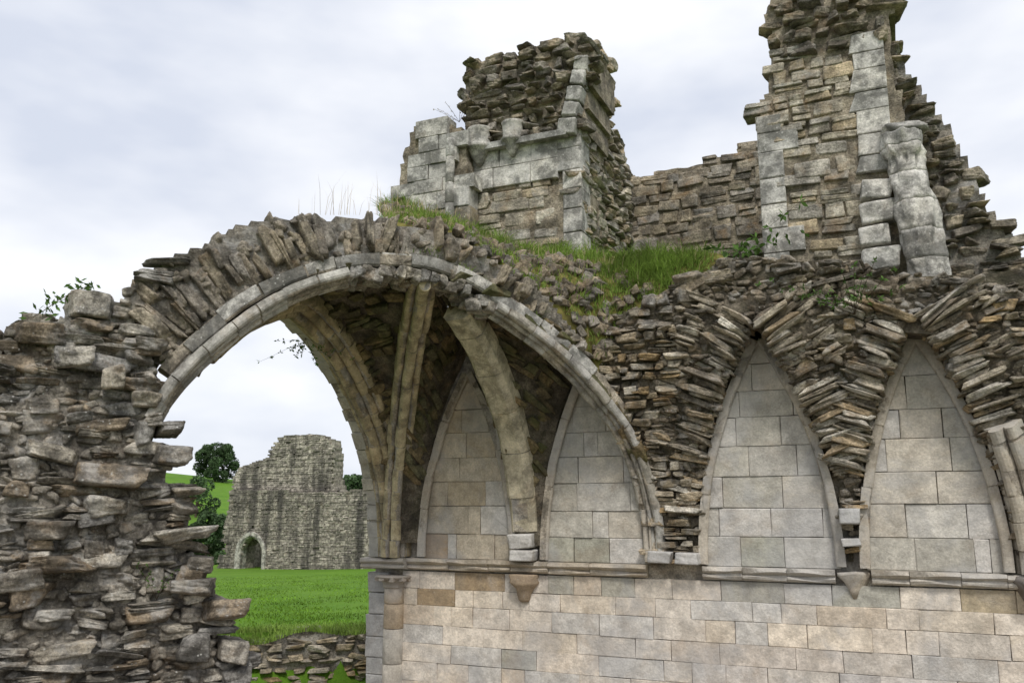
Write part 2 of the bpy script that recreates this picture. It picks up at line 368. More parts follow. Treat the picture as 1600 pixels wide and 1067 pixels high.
def lancet_sd(pts, L, pad=0.):
    xm = (L[0] + L[1]) / 2; hw = (L[1] - L[0]) / 2 + pad; rise = L[3] - L[2] + pad * 2.; R = (hw * hw + rise * rise) / (2 * hw)
    x = np.abs(pts[:, 0] - xm); z = pts[:, 1] - L[2]
    d = np.hypot(x + (R - hw), np.maximum(z, 0)) - R
    return np.where(z < 0, np.maximum(x - hw, -z * 0 + x - hw), d)
def resample(pts, step):
    pts = np.array(pts, float); d = np.r_[0, np.cumsum(np.linalg.norm(np.diff(pts, axis=0), axis=1))]; n = max(2, int(round(d[-1] / step)) + 1)
    t = np.linspace(0, d[-1], n); return np.column_stack([np.interp(t, d, pts[:, i]) for i in range(pts.shape[1])]), d[-1]
def smooth_curve(pts, it=2):
    pts = np.array(pts, float)
    for _ in range(it):
        q = [pts[0]]
        for a, b in zip(pts[:-1], pts[1:]): q += [a * .75 + b * .25, a * .25 + b * .75]
        q.append(pts[-1]); pts = np.array(q)
    return pts
def sweep(parent, name, pts3, N, profile, seg, mat, pal, gap=.007, jit=.006, core=None, colorf=None):
    """voussoirs of a moulded rib: profile [(r outwards, n along N)] swept along pts3, cut every ~seg metres"""
    P, L = resample(pts3, .05); N = np.array(N, float) / np.linalg.norm(N); T = np.gradient(P, axis=0); T /= np.linalg.norm(T, axis=1)[:, None]
    R = np.cross(T, N); R /= np.linalg.norm(R, axis=1)[:, None]
    if R[len(R) // 2][2] < 0 or (abs(R[len(R) // 2][2]) < .2 and R[-1][2] < 0): R = -R
    prof = np.array(profile, float); k = len(prof); D = np.linspace(0, L, len(P))
    def ring(t, sc=1.):
        p = np.array([np.interp(t, D, P[:, i]) for i in range(3)]); r = np.array([np.interp(t, D, R[:, i]) for i in range(3)])
        c = prof.mean(0); q = c + (prof - c) * sc; return p + q[:, :1] * r + q[:, 1:] * N
    def tube(ts, sc, off, nm, par, m, col):
        V = np.vstack([ring(t, sc) for t in ts]) + off; Fs = []
        if sc > .95: V = V + np.column_stack([nz(V * 2.6, 33), nz(V * 2.6 + 5, 34), nz(V * 2.6 + 9, 35)]) * .007
        for i in range(len(ts) - 1):
            for j in range(k): a = i * k + j; b = i * k + (j + 1) % k; Fs.append((a, b, b + k, a + k))
        Fs.append(tuple(range(k))[::-1]); Fs.append(tuple(range((len(ts) - 1) * k, len(ts) * k)))
        return mesh(nm, V, Fs, m, par, col)
    body = tube(np.linspace(.01, L - .01, max(4, int(L / .12))), .9, 0, core or 'rib', parent, M['joint'], None)
    t = 0
    while t < L - .04:
        d = min(seg * random.uniform(.75, 1.3), L - t)
        if L - t - d < seg * .35: d = L - t
        col = colorf(t / L) if colorf else pick(pal)
        tube(np.linspace(t + gap, t + d - gap, 4), 1. + random.gauss(0, .012), np.array([random.gauss(0, jit) for _ in range(3)]), name, body, mat, col)
        t += d
    return body
def rolls(spec, base):
    """profile made of rolls [(r, n, radius)] in front of a flat back at r=base"""
    out = []
    for (r, n, q) in spec:
        for a in np.linspace(-.5 * math.pi, .5 * math.pi, 7): out.append((r - q * math.cos(a), n + q * math.sin(a)))
    out += [(base, spec[-1][1] + spec[-1][2]), (base, spec[0][1] - spec[0][2])]
    return out
# ------------------------------------------------------------------ terrain
FD = np.array([-.62, .785]); FD /= np.linalg.norm(FD); SDIR = np.array([FD[1], -FD[0]])
def terrain(x, y):
    f = (x * FD[0] + (y + DIST) * FD[1]); s = x * SDIR[0] + (y + DIST) * SDIR[1]
    lawn = np.interp(f, [16.6, 17.2, 30, 66, 90, 140, 250, 420, 900, 3000], [-1.3, .38, -.05, -1.7, -2.2, -.5, 9.0, 12, 18, 26])
    tilt = np.clip(-s, -60, 60) * .09 * np.clip((f - 80) / 100, 0, 1)
    z = lawn + tilt + .08 * np.sin(x * .13 + y * .11) * np.clip((f - 20) / 30, 0, 1)
    bank = np.interp(y, [-11, -8.5], [1.0, -.95]); z = np.where(f < 16.6, np.maximum(bank, np.interp(f, [12.5, 14.5], [-.95, -1.3])), z)
    return z
gx = np.unique(np.r_[np.linspace(-60, 30, 130), -np.geomspace(60, 3000, 40), np.geomspace(30, 3000, 30)]); gy = np.unique(np.r_[np.linspace(-20, 70, 150), -np.geomspace(20, 3000, 25), np.geomspace(70, 3000, 45)])
GX, GY = np.meshgrid(gx, gy, indexing='ij'); GZ = terrain(GX, GY); ny = len(gy)
o = mesh('ground', np.column_stack([GX.ravel(), GY.ravel(), GZ.ravel()]), [(i * ny + j, (i + 1) * ny + j, (i + 1) * ny + j + 1, i * ny + j + 1) for i in range(len(gx) - 1) for j in range(ny - 1)], M['lawn'], smooth=True, origin=(0, 0, 0)); o['kind'] = 'structure'
gxx = np.linspace(-13, 9, 60); gyy = np.linspace(-17, .2, 50); gv = []
for x in gxx:
    for y in gyy: gv.append((x, y, float(terrain(np.array(x), np.array(y))) + .012))
gv = np.array(gv); ff = gv[:, 0] * FD[0] + (gv[:, 1] + DIST) * FD[1]
gf = [(i * 50 + j, (i + 1) * 50 + j, (i + 1) * 50 + j + 1, i * 50 + j + 1) for i in range(59) for j in range(49)]
gf = [f for f in gf if max(ff[list(f)]) < 16.55]
o = mesh('bounce_floor', gv, gf, M['bounce_gravel'], smooth=True); o['kind'] = 'structure'  # added floor, mostly out of view: replaces green lawn bounce on the wall
# ================================================================== ARCADE WALL
SZ = 1.88                                              # top of the string course
ARCH = [(-6.64, -5.2, 1.9, 4.62), (-4.66, -3.2, 1.9, 4.7), (-2.41, -.79, 1.9, 4.8), (-.44, 1.02, 1.9, 4.68)]
FW = Frame((0, 0, 0), (1, 0, 0), (0, -1, 0))
wallT = thing('arcade_wall', 'long pale ashlar wall with four blind pointed arches above a weathered string course', 'wall', (-2.5, .4, -.95))
V_, F_ = box((-2.35, .55, 1.2), (10.4, .98, 5.0)); mesh('wall_core', V_, F_, M['joint'], wallT)
V_, F_ = box((-2.35, .65, 4.6), (10.3, .8, 1.8)); mesh('upper_core', V_, F_, M['mortar_dark'], wallT)
ASH = [(.66, .58, .485), (.69, .615, .52), (.62, .56, .485), (.64, .545, .435), (.57, .54, .495), (.67, .585, .475)]
ODD = [(.46, .38, .26), (.40, .375, .31), (.40, .385, .33), (.36, .27, .17)]
rows = [(1.44, 1.69, .3), (1.2, 1.44, .05), (.92, 1.2, .04), (.66, .92, .03), (.4, .66, .05), (.13, .4, .05), (-.16, .13, .05), (-.5, -.16, .05), (-.98, -.5, 0)]
for (z0, z1, podd) in rows:
    x = -7.02 - random.random() * .25
    while x < 2.8:
        w = random.uniform(.3, .82) * (1.15 if z1 < 1 else 1); x1 = min(x + w, 2.82)
        xa = max(x, -7.02)
        if x1 - xa > .05:
            warm = .5 + .5 * math.sin(xa * .9 + z0 * 2.); c = np.array(random.choice(ODD if random.random() < podd else ASH)) * random.uniform(.9, 1.08)
            if z0 < 1.3 and -3 < xa < -.2 and z0 < .9: c = c * np.array([.88, .92, 1.0])
            n0 = random.gauss(0, .004)
            prism('ashlar_block', [(xa + .0025, z0 + .0025), (x1 - .0025, z0 + .0025), (x1 - .0025, z1 - .0025), (xa + .0025, z1 - .0025)], FW, .012 + n0, -.08, M['ashlar'], wallT, tuple(c))
        x = x1
# jamb at the left end, shaft
z = -.95
while z < 1.6:
    h = random.uniform(.24, .36); z1 = min(z + h, 1.66)
    prism('jamb_block', [(-7.62 + random.uniform(-.03, .02), z + .004), (-7.27, z + .004), (-7.27, z1 - .004), (-7.62 + random.uniform(-.03, .02), z1 - .004)], FW, .03 + random.gauss(0, .006), -.6, M['ashlar'], wallT, tuple(np.array((.4, .395, .385)) * random.uniform(.85, 1.1)), .012)
    z = z1
def lathe(name, prof, c, mat, parent, color, n=20, a0=0, a1=2 * math.pi, wob=0., seed=1):
    full = abs(a1 - a0 - 2 * math.pi) < 1e-3; m = n if full else n + 1; V = []; Fs = []
    for (r, z) in prof:
        for i in range(m):
            a = a0 + (a1 - a0) * i / n; V.append((c[0] + r * math.cos(a), c[1] + r * math.sin(a), c[2] + z))
    V = np.array(V)
    if wob: V += (nz(V * 3.3, seed) * wob)[:, None] * np.array([1, 1, .4])
    for k in range(len(prof) - 1):
        for i in range(n): a = k * m + i; b = k * m + (i + 1) % m; Fs.append((a, b, b + m, a + m))
    Fs.append(tuple(range(m))[::-1]); Fs.append(tuple(range((len(prof) - 1) * m, len(prof) * m)))
    return mesh(name, V, Fs, mat, parent, color, True)
z = -.95
for h, c in ((.62, (.43, .41, .38)), (.68, (.47, .43, .37)), (.5, (.45, .42, .37)), (.36, (.40, .32, .23)), (.24, (.41, .33, .24))):
    lathe('shaft_drum', [(.148, 0.004), (.155, .012), (.155, h - .012), (.148, h - .004)], (-7.14, -.03, z), M['ashlar'], wallT, c, 24, wob=.004); z += h
cap = lathe('capital', [(.15, 0), (.17, .015), (.165, .035), (.16, .06), (.2, .11), (.27, .15), (.29, .17), (.25, .185)], (-7.14, -.04, 1.44), M['ashlar'], wallT, (.36, .29, .21), 28, wob=.012)
for a in np.linspace(math.pi * .95, math.pi * 2.05, 6):
    r = .235; link('leaf_scroll', pool('rubble', 'ashlar')[int(a * 7) % 14], cap, Matrix.Translation((-7.14 + r * math.cos(a), -.04 + r * math.sin(a), 1.575)) @ Matrix.Diagonal((.12, .12, .075, 1)), (.36, .28, .2))
# string course: eroded moulded lengths
def moulding(name, x0, x1, zt, parent, color, depth=.12, h=.17, amp=.03, seed=0):
    prof = [(0, 0), (depth, -.005), (depth + .01, -.05), (depth - .02, -.075), (depth - .055, -.09), (depth - .03, -.12), (depth - .035, -.145), (.03, -h), (0, -h)]
    n = max(3, int((x1 - x0) / .05)); xs = np.linspace(x0, x1, n + 1); k = len(prof); V = []; Fs = []
    for x in xs:
        for (d, z) in prof:
            e = nz(np.array([[x * 2.2, d * 4, z * 9 + seed]]), 21)[0] * amp * (1 if d > .04 else 0); V.append((x, -d - e * .8, zt + z + e * .5))
    for i in range(n):
        for j in range(k): a = i * k + j; b = i * k + (j + 1) % k; Fs.append((a, a + k, b + k, b))
    Fs.append(tuple(range(k))); Fs.append(tuple(range(n * k, n * k + k))[::-1])
    return mesh(name, V, Fs, M['ashlar'], parent, color)
cuts = [-7.68, -6.9, -6.2, -5.55, -5.2, -4.62, -4.0, -3.2]
for a, b in zip(cuts[:-1], cuts[1:]): moulding('string_moulding', a + .003, b - .003, SZ + random.gauss(0, .004), wallT, tuple(np.array((.44, .38, .3)) * random.uniform(.9, 1.1)), .2 if a < -7 else .12, seed=a)
cuts = [-2.46, -1.95, -1.4, -.83, -.42, 0., .55, 1.02, 1.5, 2.1, 2.8]
for a, b in zip(cuts[:-1], cuts[1:]):
    if abs(a + .83) < .01: continue
    moulding('string_moulding', a + .003, b - .003, SZ + random.gauss(0, .004), wallT, tuple(np.array((.47, .43, .37)) * random.uniform(.9, 1.1)), .11, amp=.035, seed=a)
lathe('corbel', [(.05, 0), (.08, .03), (.1, .1), (.13, .17), (.19, .23), (.22, .27), (.2, .31), (.22, .36), (.21, .38)], (-5.0, -.02, 1.32), M['ashlar'], wallT, (.34, .26, .18), 20, math.pi * .97, math.pi * 2.03, wob=.014)
lathe('broken_capital', [(.1, 0), (.14, .1), (.22, .25), (.26, .34), (.22, .4)], (1.32, -.02, 1.46), M['ashlar'], wallT, (.13, .1, .075), 18, math.pi * .97, math.pi * 2.03, wob=.03, seed=9)
br = lathe('broken_corbel', [(.04, 0), (.07, .1), (.12, .2), (.16, .28), (.15, .32)], (-.62, .03, 1.54), M['ashlar'], wallT, (.42, .37, .3), 18, math.pi * .97, math.pi * 2.03, wob=.05, seed=4)
# blind arches
for ai, L in enumerate(ARCH):
    lft, rgt = lancet_pts(L, 28)
    ba = None
    pts = [(x, -.03, z) for (x, z, _, _) in lft]; pr = rolls([(.01, .03, .036)], .09)
    ba = sweep(wallT, 'moulding', pts, (0, -1, 0), pr, .8, M['ashlar'], 'pale', core='blind_arch', colorf=lambda t: tuple(np.array((.42, .375, .31)) * random.uniform(.85, 1.1)))
    ba['label'] = 'blind pointed arch with a roll moulding'
    b2 = sweep(wallT, 'moulding', [(x, -.03, z) for (x, z, _, _) in rgt], (0, -1, 0), pr, .8, M['ashlar'], 'pale', core='arch_flank', colorf=lambda t: tuple(np.array((.42, .375, .31)) * random.uniform(.85, 1.1)))
    z = SZ; first = True
    while z < L[3]:
        h = random.uniform(.33, .42); x = L[0] - random.random() * .3
        while x < L[1]:
            w = random.uniform(.42, .8) if random.random() < .78 else random.uniform(.14, .25)
            q = clip_lancet([(x + .003, z + .003), (x + w - .003, z + .003), (x + w - .003, z + h - .003), (x + .003, z + h - .003)], L, -.02)
            x += w
            if len(q) < 3: continue
            A = abs(sum(q[i][0] * q[(i + 1) % len(q)][1] - q[(i + 1) % len(q)][0] * q[i][1] for i in range(len(q)))) / 2
            if A < .004: continue
            if ai == 0: c = random.choice([(.46, .40, .31), (.5, .47, .42), (.42, .35, .25)])
            else: c = random.choice([(.46, .435, .39), (.49, .465, .43), (.43, .405, .35), (.5, .455, .385)])
            if first and random.random() < .3: c = (.3, .2, .1) if ai == 0 else (.34, .33, .27)
            prism('panel_block', q, FW, .004 + random.gauss(0, .006), -.07, M['ashlar'], ba, tuple(np.array(c) * random.uniform(.98, 1.2)), .007)
        z += h; first = False
# broken vault stubs over the outer bay: radial slabs and rubble
def pfront(u, v): t = np.clip((v - 2.3) / 2.7, 0, 1); return .07 + .55 * t * t * (3 - 2 * t)
FS = Frame((0, -.45, 0), (1, 0, 0), (0, -1, 0))
top = [FS.px(*p) for p in [(925, 640), (935, 560), (962, 492), (1010, 470), (1060, 440), (1110, 418), (1150, 402), (1215, 398), (1260, 404), (1330, 405), (1400, 425), (1450, 428), (1480, 420), (1530, 440), (1600, 446), (1720, 470)]]
polyS = top + [(2.75, 1.88), (-3.35, 1.88), (-3.4, 3.4)]
def sdS(p): d = sdist(p, polyS); d = np.maximum(d, -lancet_sd(p, ARCH[2], .07)); d = np.maximum(d, -lancet_sd(p, ARCH[3], .07)); return np.maximum(d, -lancet_sd(p, ARCH[1], .05))
slab('stub_core', FW, lambda p: sdS(p) + .07, (-4.2, 2.9, 1.85, 6.9), .06, lambda u, v: pfront(u, v) - .09, lambda u, v: np.full(np.shape(u), -.12), M['mortar_dark'], wallT, .04)
st = []
ringz = []
for ai in (2, 3):
    L = ARCH[ai]
    for flank, side in zip(lancet_pts(L, 60, .07), (1, -1)):
        fl = np.array(flank); d = np.r_[0, np.cumsum(np.hypot(*np.diff(fl[:, :2], axis=0).T))]
        t = .55
        while t < d[-1] + .05:
            th = random.uniform(.04, .095); tt = t + th / 2; x, zz, nx, nzv = [np.interp(tt, d, fl[:, i]) for i in range(4)]
            pf = float(pfront(0, zz))
            for r0, ln in ((random.uniform(-.05, .03), random.uniform(.38, .64)), (random.uniform(.44, .58), random.uniform(.25, .45))):
                for dl in range(3 if pf > .35 else 2 if pf > .2 else 1):
                    if dl and r0 > .2: continue
                    rc = r0 + ln / 2; cx, cz = x + nx * rc, zz + nzv * rc
                    if (cx - (L[0] + L[1]) / 2) * -side < -.02 and False: continue
                    if sdS(np.array([[cx, cz]]))[0] > -.02: continue
                    other = ARCH[3] if ai == 2 else ARCH[2]
                    if abs(cx + .615) < .9 and lancet_sd(np.array([[cx, cz]]), other, .0)[0] < lancet_sd(np.array([[cx, cz]]), L, 0.)[0] - .05: continue
                    yy = -pf - random.uniform(-.05, .1) + dl * .22
                    tx, tz = nzv, -nx
                    tiltn = np.array([0, -1, 0]) + np.array([nx, 0, nzv]) * random.gauss(0, .12)
                    st.append(stone_at(wallT, 'web_slab', (cx, yy + .14, cz), (nx, 0, nzv), (tx, 0, tz), tiltn, (ln, random.uniform(.26, .36), th * 1.12), 'slab', 'tan', 'slab', .06))
            ringz.append(1); t += th
emit(st)
st = []
def keepS(u, v):
    p = np.array([[u, v]])
    if sdS(p)[0] > -.04: return False
    r = min(lancet_sd(p, ARCH[2], .07)[0], lancet_sd(p, ARCH[3], .07)[0])
    return not (r < (.62 if v > 3.4 else .3 * (v - 2.4) if v > 2.4 else 0) )
lay(st, wallT, 'rubble_stone', frm(FW, pfront), 1, (-4.1, 2.8, 1.9, 4.9), keepS, (.07, .15), (.14, .4), .26, .035, 'slab', 'tan', 'tan', .07, .04)
lay(st, wallT, 'rubble_stone', frm(FW, pfront), 1, (-4.1, 2.8, 4.9, 6.9), keepS, (.08, .2), (.16, .45), .34, .05, 'rubble', 'rubble', 'ring', .12, .06, .012, .35)
emit(st)
st = []
tx = np.array(sorted(top)); ltz = lambda u: float(np.interp(u, tx[:, 0], tx[:, 1]))
def ledge(u, v): return np.array([u, -.6 + v, ltz(u) - .1 + .1 * v])
lay(st, wallT, 'ledge_slab', ledge, 1, (-3.2, 2.7, 0, .95), lambda u, v: True, (.16, .34), (.25, .6), .2, .03, 'rubble', 'rubble', 'brown', .14, .05, .03)
emit(st)
st = []; lay(st, wallT, 'chip', frm(FW, pfront), 1, (-4.1, 2.8, 2.2, 6.9), lambda u, v: sdS(np.array([[u, v]]))[0] < -.05, (.06, .12), (.08, .24), .2, -.03, 'rubble', 'rubble', 'brown', .25, .03, .01, .2); emit(st, 0)
lu = np.linspace(-3.3, 2.75, 60); V_ = [(u, y, ltz(u) - .16 + k) for u in lu for (y, k) in ((-.52, -.6), (-.52, 0), (.4, .08), (.4, -.6))]
mesh('ledge_core', V_, [(i * 4 + j, i * 4 + (j + 1) % 4, i * 4 + 4 + (j + 1) % 4, i * 4 + 4 + j) for i in range(59) for j in range(4)], M['mortar_dark'], wallT)
# stone blocks on the corbels
for (cx, z0, h, w) in ((-4.98, 1.885, .16, .4), (-4.98, 2.05, .22, .38), (-2.62, 1.9, .15, .32), (-3.0, 1.9, .16, .34), (-.62, 2.42, .2, .27), (-.62, 2.16, .1, .24)):
    stn = stone_at(wallT, 'springer_block', (cx, -.12, z0 + h / 2), (1, 0, 0), (0, 0, 1), (0, -1, 0), (w, .34, h), 'block', 'ashlar', 'pale', .02); link(*[stn[i] for i in (0, 2, 5, 1, 3)])
# ================================================================== VAULT
CF = np.array([-3.05, -.02]); DF = np.array([-7.3, -5.2]); AF = np.array([-7.12, -.1]); BF = np.array([-4.99, -.05]); LD = np.hypot(*(DF - CF)); dD = (DF - CF) / LD; nD = np.array([-dD[1], dD[0], 0.])
nD = nD if nD[1] < 0 else -nD
prof_in = [(.14, 0), (.15, .35), (.2, .72), (.45, 1.53), (.99, 2.16), (1.72, 2.75), (2.42, 3.13), (3.02, 3.40), (3.41, 3.45), (3.87, 3.42), (4.25, 3.38), (4.82, 3.15), (5.35, 2.82), (5.83, 2.33), (6.06, 2.05), (6.3, 1.66), (6.5, 1.1), (6.56, .5), (6.58, -.3), (6.58, -1.4)]
prof_in = smooth_curve(prof_in)
OC = np.array([*(CF + dD * 3.4), SZ + 3.45])
vault = thing('vault_bay', 'surviving ribbed vault bay with its great moulded front arch and dark rubble underside', 'vault', (-5.2, -2.6, -.95))
def plan_curve(p0, d, prof, ks=1., kz=1.): return np.array([[p0[0] + d[0] * s * ks, p0[1] + d[1] * s * ks, SZ + z * kz] for s, z in prof])
front3 = plan_curve(CF, dD, prof_in)
def sub(c3, s0, s1):
    s = (c3[:, :2] - CF) @ dD; i = (s >= s0) & (s <= s1); return c3[i]
def frontcol(t): return tuple(np.array(random.choice([(.42, .40, .37), (.48, .46, .42), (.38, .35, .3)])) * random.uniform(.85, 1.08))
pf_low = [(.2, -.2), (.1, -.2)] + rolls([(.045, -.125, .042), (.085, -.03, .034), (.135, .055, .05)], .21)[:-2] + [(.2, .09), (.21, -.02)]
right_half = sub(front3, 0, 2.55); left_half = sub(front3, 4.28, 6.7); left_half = left_half[left_half[:, 2] > SZ + 1.46]
rb = sweep(vault, 'rib_voussoir', right_half, nD, pf_low, .33, M['rib'], 'pale', core='front_arch_rib', colorf=frontcol); rb['label'] = 'moulded front arch rib of pale grey voussoirs'
sweep(vault, 'rib_voussoir', left_half, nD, pf_low, .33, M['rib'], 'pale', core='front_arch_rib', colorf=frontcol)
band = [(.215, -.3), (.215, -.01), (.24, .015), (.3, .02), (.37, .02), (.37, -.3)]
sweep(vault, 'band_voussoir', sub(front3, .2, 6.14)[sub(front3, .2, 6.14)[:, 2] > SZ + .9], nD, band, .42, M['quoin'], 'quoin', core='front_arch_band', jit=.015, colorf=lambda t: pick('quoin') if random.random() > .25 else (.2, .19, .17))
# broken soffit between the two lengths of rib
st = []
for s in np.arange(2.5, 4.4, .11):
    z = np.interp(s, prof_in[:, 0], prof_in[:, 1]); p = np.array([*(CF + dD * s), SZ + z + .13])
    for k in range(3): st.append(stone_at(vault, 'broken_stone', p - nD * (.06 + .13 * k) + np.array([0, 0, random.gauss(0, .03)]), (*dD, 0), (0, 0, 1), nD, (random.uniform(.14, .26), .22, random.uniform(.14, .22)), 'rubble', 'rubble', 'grey', .25))
emit(st)
# back arch: from the capital to the far pier
dB = (DF - np.array([-7.25, 0])); LB = np.hypot(*dB); dB /= LB
half = [(.12, 0), (.16, .5), (.3, 1.1), (.62, 1.75), (1.1, 2.35), (1.75, 2.9), (2.35, 3.2), (2.62, 3.27)]
half = smooth_curve(half); full = np.vstack([half, np.column_stack([LB - half[::-1, 0], half[::-1, 1]])])
back3 = np.array([[-7.22 + dB[0] * s, -.02 + dB[1] * s, SZ + z] for s, z in full])
ribcol = lambda t: tuple(np.array(random.choice([(.45, .37, .235), (.40, .33, .21), (.48, .39, .25), (.36, .3, .2)])) * random.uniform(.88, 1.08))
backv = back3[(np.arange(len(back3)) < len(half)) | (back3[:, 2] > SZ + 2.3)]
bk = sweep(vault, 'rib_voussoir', backv, (1, 0, 0), rolls([(.1, -.17, .06), (.03, -.02, .075), (.09, .13, .06), (.16, .26, .05)], .34), .3, M['rib'], 'pale', core='back_arch', colorf=ribcol); bk['label'] = 'rear arch of several rolls rising from the capital'
sweep(vault, 'square_voussoir', backv + np.array([-.2, 0, 0]), (1, 0, 0), [(.06, -.17), (.06, .02), (.2, .05), (.36, .05), (.36, -.17)], .24, M['ashlar'], 'pale', core='outer_order', jit=.012, colorf=lambda t: tuple(np.array((.42, .39, .33)) * random.uniform(.85, 1.08)))
# diagonal rib from the capital, plain rib from the corbel
def rib_to(p0, end, cut=1.):
    d = OC[:2] - p0; L = np.hypot(*d); d = d / L; pr = prof_in[(prof_in[:, 0] <= 3.4)]; k = L / 3.4; c = plan_curve(p0, d, pr, k)
    nn = np.array([-d[1], d[0], 0]); return c[: max(4, int(len(c) * cut))], nn
c3, nn = rib_to(AF, OC, 1.); dA = sweep(vault, 'rib_voussoir', c3, nn, rolls([(.1, -.13, .055), (.02, 0, .075), (.1, .13, .055)], .3), .34, M['rib'], 'pale', core='diagonal_rib', colorf=lambda t: tuple(np.array((.48, .41, .27)) * random.uniform(.85, 1.1)))
ribA = c3
c3, nn = rib_to(BF, OC); ribB = c3; zc = c3[:, 2]; cb = c3[(zc > SZ + .38) & (np.arange(len(c3)) < len(c3) * .78)]
sweep(vault, 'rib_voussoir', cb, nn, [(0, -.13), (0, .13), (.08, .21), (.3, .21), (.3, -.21), (.08, -.21)], .52, M['rib'], 'pale', core='plain_rib', colorf=lambda t: tuple(np.array((.52, .46, .34)) * random.uniform(.92, 1.06)))
# vault cells
def curve_at(c, t): d = np.r_[0, np.cumsum(np.linalg.norm(np.diff(c, axis=0), axis=1))]; q = t * d[-1]; return np.array([np.interp(q, d, c[:, i]) for i in range(3)])
def lift(c, n=.16): return c + np.array([0, 0, n])
l1, r1 = [np.array([(x, -.06, z) for (x, z, _, _) in f]) for f in lancet_pts(ARCH[0], 28, .06)]
l2, r2 = [np.array([(x, -.06, z) for (x, z, _, _) in f]) for f in lancet_pts(ARCH[1], 28, .06)]
fC = front3[((front3[:, :2] - CF) @ dD) <= 3.4]; fD = front3[((front3[:, :2] - CF) @ dD) >= 3.4][::-1]; fD = fD[fD[:, 2] > SZ - .05]
bA = back3[:len(half)]; bD = back3[len(half):][::-1]
cells = [(ribA, l1), (r1, ribB), (ribB, l2), (r2, fC), (bA, ribA), (fD, bD)]
st = []
for ci, (ca, cb_) in enumerate(cells):
    lo = (.24, .24, .24, .26, .2, .5)[ci]
    def mp(u, v, ca=ca, cb_=cb_):
        v = min(max(v, 0), 1.3); a = curve_at(ca, min(v, 1)); b = curve_at(cb_, min(v, 1)); p = a + (b - a) * u
        p = p + np.array([0, 0, .16 + .22 * 4 * u * (1 - u) * min(v, 1) * .5])
        return p
    nv = 40; nu = 12; V = np.array([mp(u, v) for v in np.linspace(0 if ci < 5 else .42, 1, nv + 1) for u in np.linspace(0, 1, nu + 1)]); V[:, 2] += .05
    V += (nz(V * 1.5, 8) * .02)[:, None]
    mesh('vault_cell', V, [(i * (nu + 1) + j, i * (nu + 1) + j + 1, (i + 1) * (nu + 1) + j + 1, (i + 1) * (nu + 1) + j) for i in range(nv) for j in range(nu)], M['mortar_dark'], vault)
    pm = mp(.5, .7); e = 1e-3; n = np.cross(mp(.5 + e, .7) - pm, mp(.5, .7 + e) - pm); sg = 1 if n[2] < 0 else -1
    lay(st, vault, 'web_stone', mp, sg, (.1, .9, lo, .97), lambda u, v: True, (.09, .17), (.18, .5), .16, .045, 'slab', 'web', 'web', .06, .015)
emit(st)
# vault back: thick rubble over the cells so that no light leaks
# ---- rubble over the front arch (radial) and the pier core at its left foot
FDg = Frame((*CF, 0), (*dD, 0), nD)                         # u along the arch (towards the left), v = z
pr_out = []
pin3 = prof_in.copy(); Tn = np.gradient(pin3, axis=0); Tn /= np.hypot(*Tn.T)[:, None]; Rn = np.column_stack([-Tn[:, 1], Tn[:, 0]]); Rn = np.where((Rn[len(Rn) // 2, 1] > 0), Rn, -Rn)
def curveR(q, r):
    d = curveR.d; x = np.array([np.interp(q, d, pin3[:, i]) for i in (0, 1)]); n = np.array([np.interp(q, d, Rn[:, i]) for i in (0, 1)]); return x + n * r
curveR.d = np.r_[0, np.cumsum(np.hypot(*np.diff(pin3, axis=0).T))]
ext_px = [(187, 461), (221, 431), (262, 397), (326, 371), (360, 349), (394, 339), (450, 332), (487, 328), (540, 333), (600, 334), (650, 345), (700, 352), (735, 372), (770, 395), (805, 418), (845, 446), (882, 484), (908, 520), (935, 566), (956, 606), (975, 650), (990, 690)]
massL = [(388, 1067), (384, 1020), (350, 1000), (350, 972), (388, 966), (386, 948), (334, 916), (334, 878), (302, 852), (330, 832), (304, 812), (296, 792), (310, 768), (276, 744), (276, 702), (250, 690)]
top_px = [(-160, 530), (-80, 510), (0, 500), (24, 494), (60, 492), (124, 476)]
outer = FDg.poly(top_px + ext_px)
in_px = [(1014, 700), (995, 660), (965, 619), (927, 579), (890, 547), (852, 514), (815, 487), (762, 458), (700, 432), (640, 417), (562, 409), (480, 427), (412, 454), (356, 491), (311, 525), (270, 559), (244, 585)]
seam = [(222, 520), (200, 485)]
ring_poly = FDg.poly(ext_px + in_px + seam)
mass_poly = FDg.poly(top_px + [(187, 456), (225, 424), (262, 396), (290, 392), (270, 440), (235, 500)] + [(246, 585), (252, 640), (246, 684)] + massL[::-1] + [(400, 1180), (-160, 1180)])
def mfront(u, v): return .02 + .45 * np.clip((u - 5.6) / 2.5, 0, 1) * np.clip((SZ + 2.6 - v) / 2.6, 0, 1)
def rfront(u, v): return np.full(np.shape(u), .0)
pier = thing('rubble_pier', 'ragged grey rubble pier core with robbed facing and jutting slabs at the arch foot', 'ruined pier', (*(CF + dD * 7.4), -.95))
slab('ring_core', FDg, lambda p: sdist(p, ring_poly) + .05, (0, 7.6, 3, 7.2), .07, lambda u, v: rfront(u, v) - .07, lambda u, v: np.full(np.shape(u), -.55), M['mortar'], vault, .03)
slab('pier_core', FDg, lambda p: sdist(p, mass_poly) + .1, (4.4, 10.5, -1.2, 5.6), .07, lambda u, v: mfront(u, v) - .075, lambda u, v: np.full(np.shape(u), -1.1), M['mortar'], pier, .03)
st = []
mapR = lambda q, r: FDg.P(*(curveR(q, r) + np.array([0, SZ])), 0.)
def keepR(q, r):
    c = curveR(q, r) + np.array([0, SZ]); return sdist([c], ring_poly)[0] < -.03
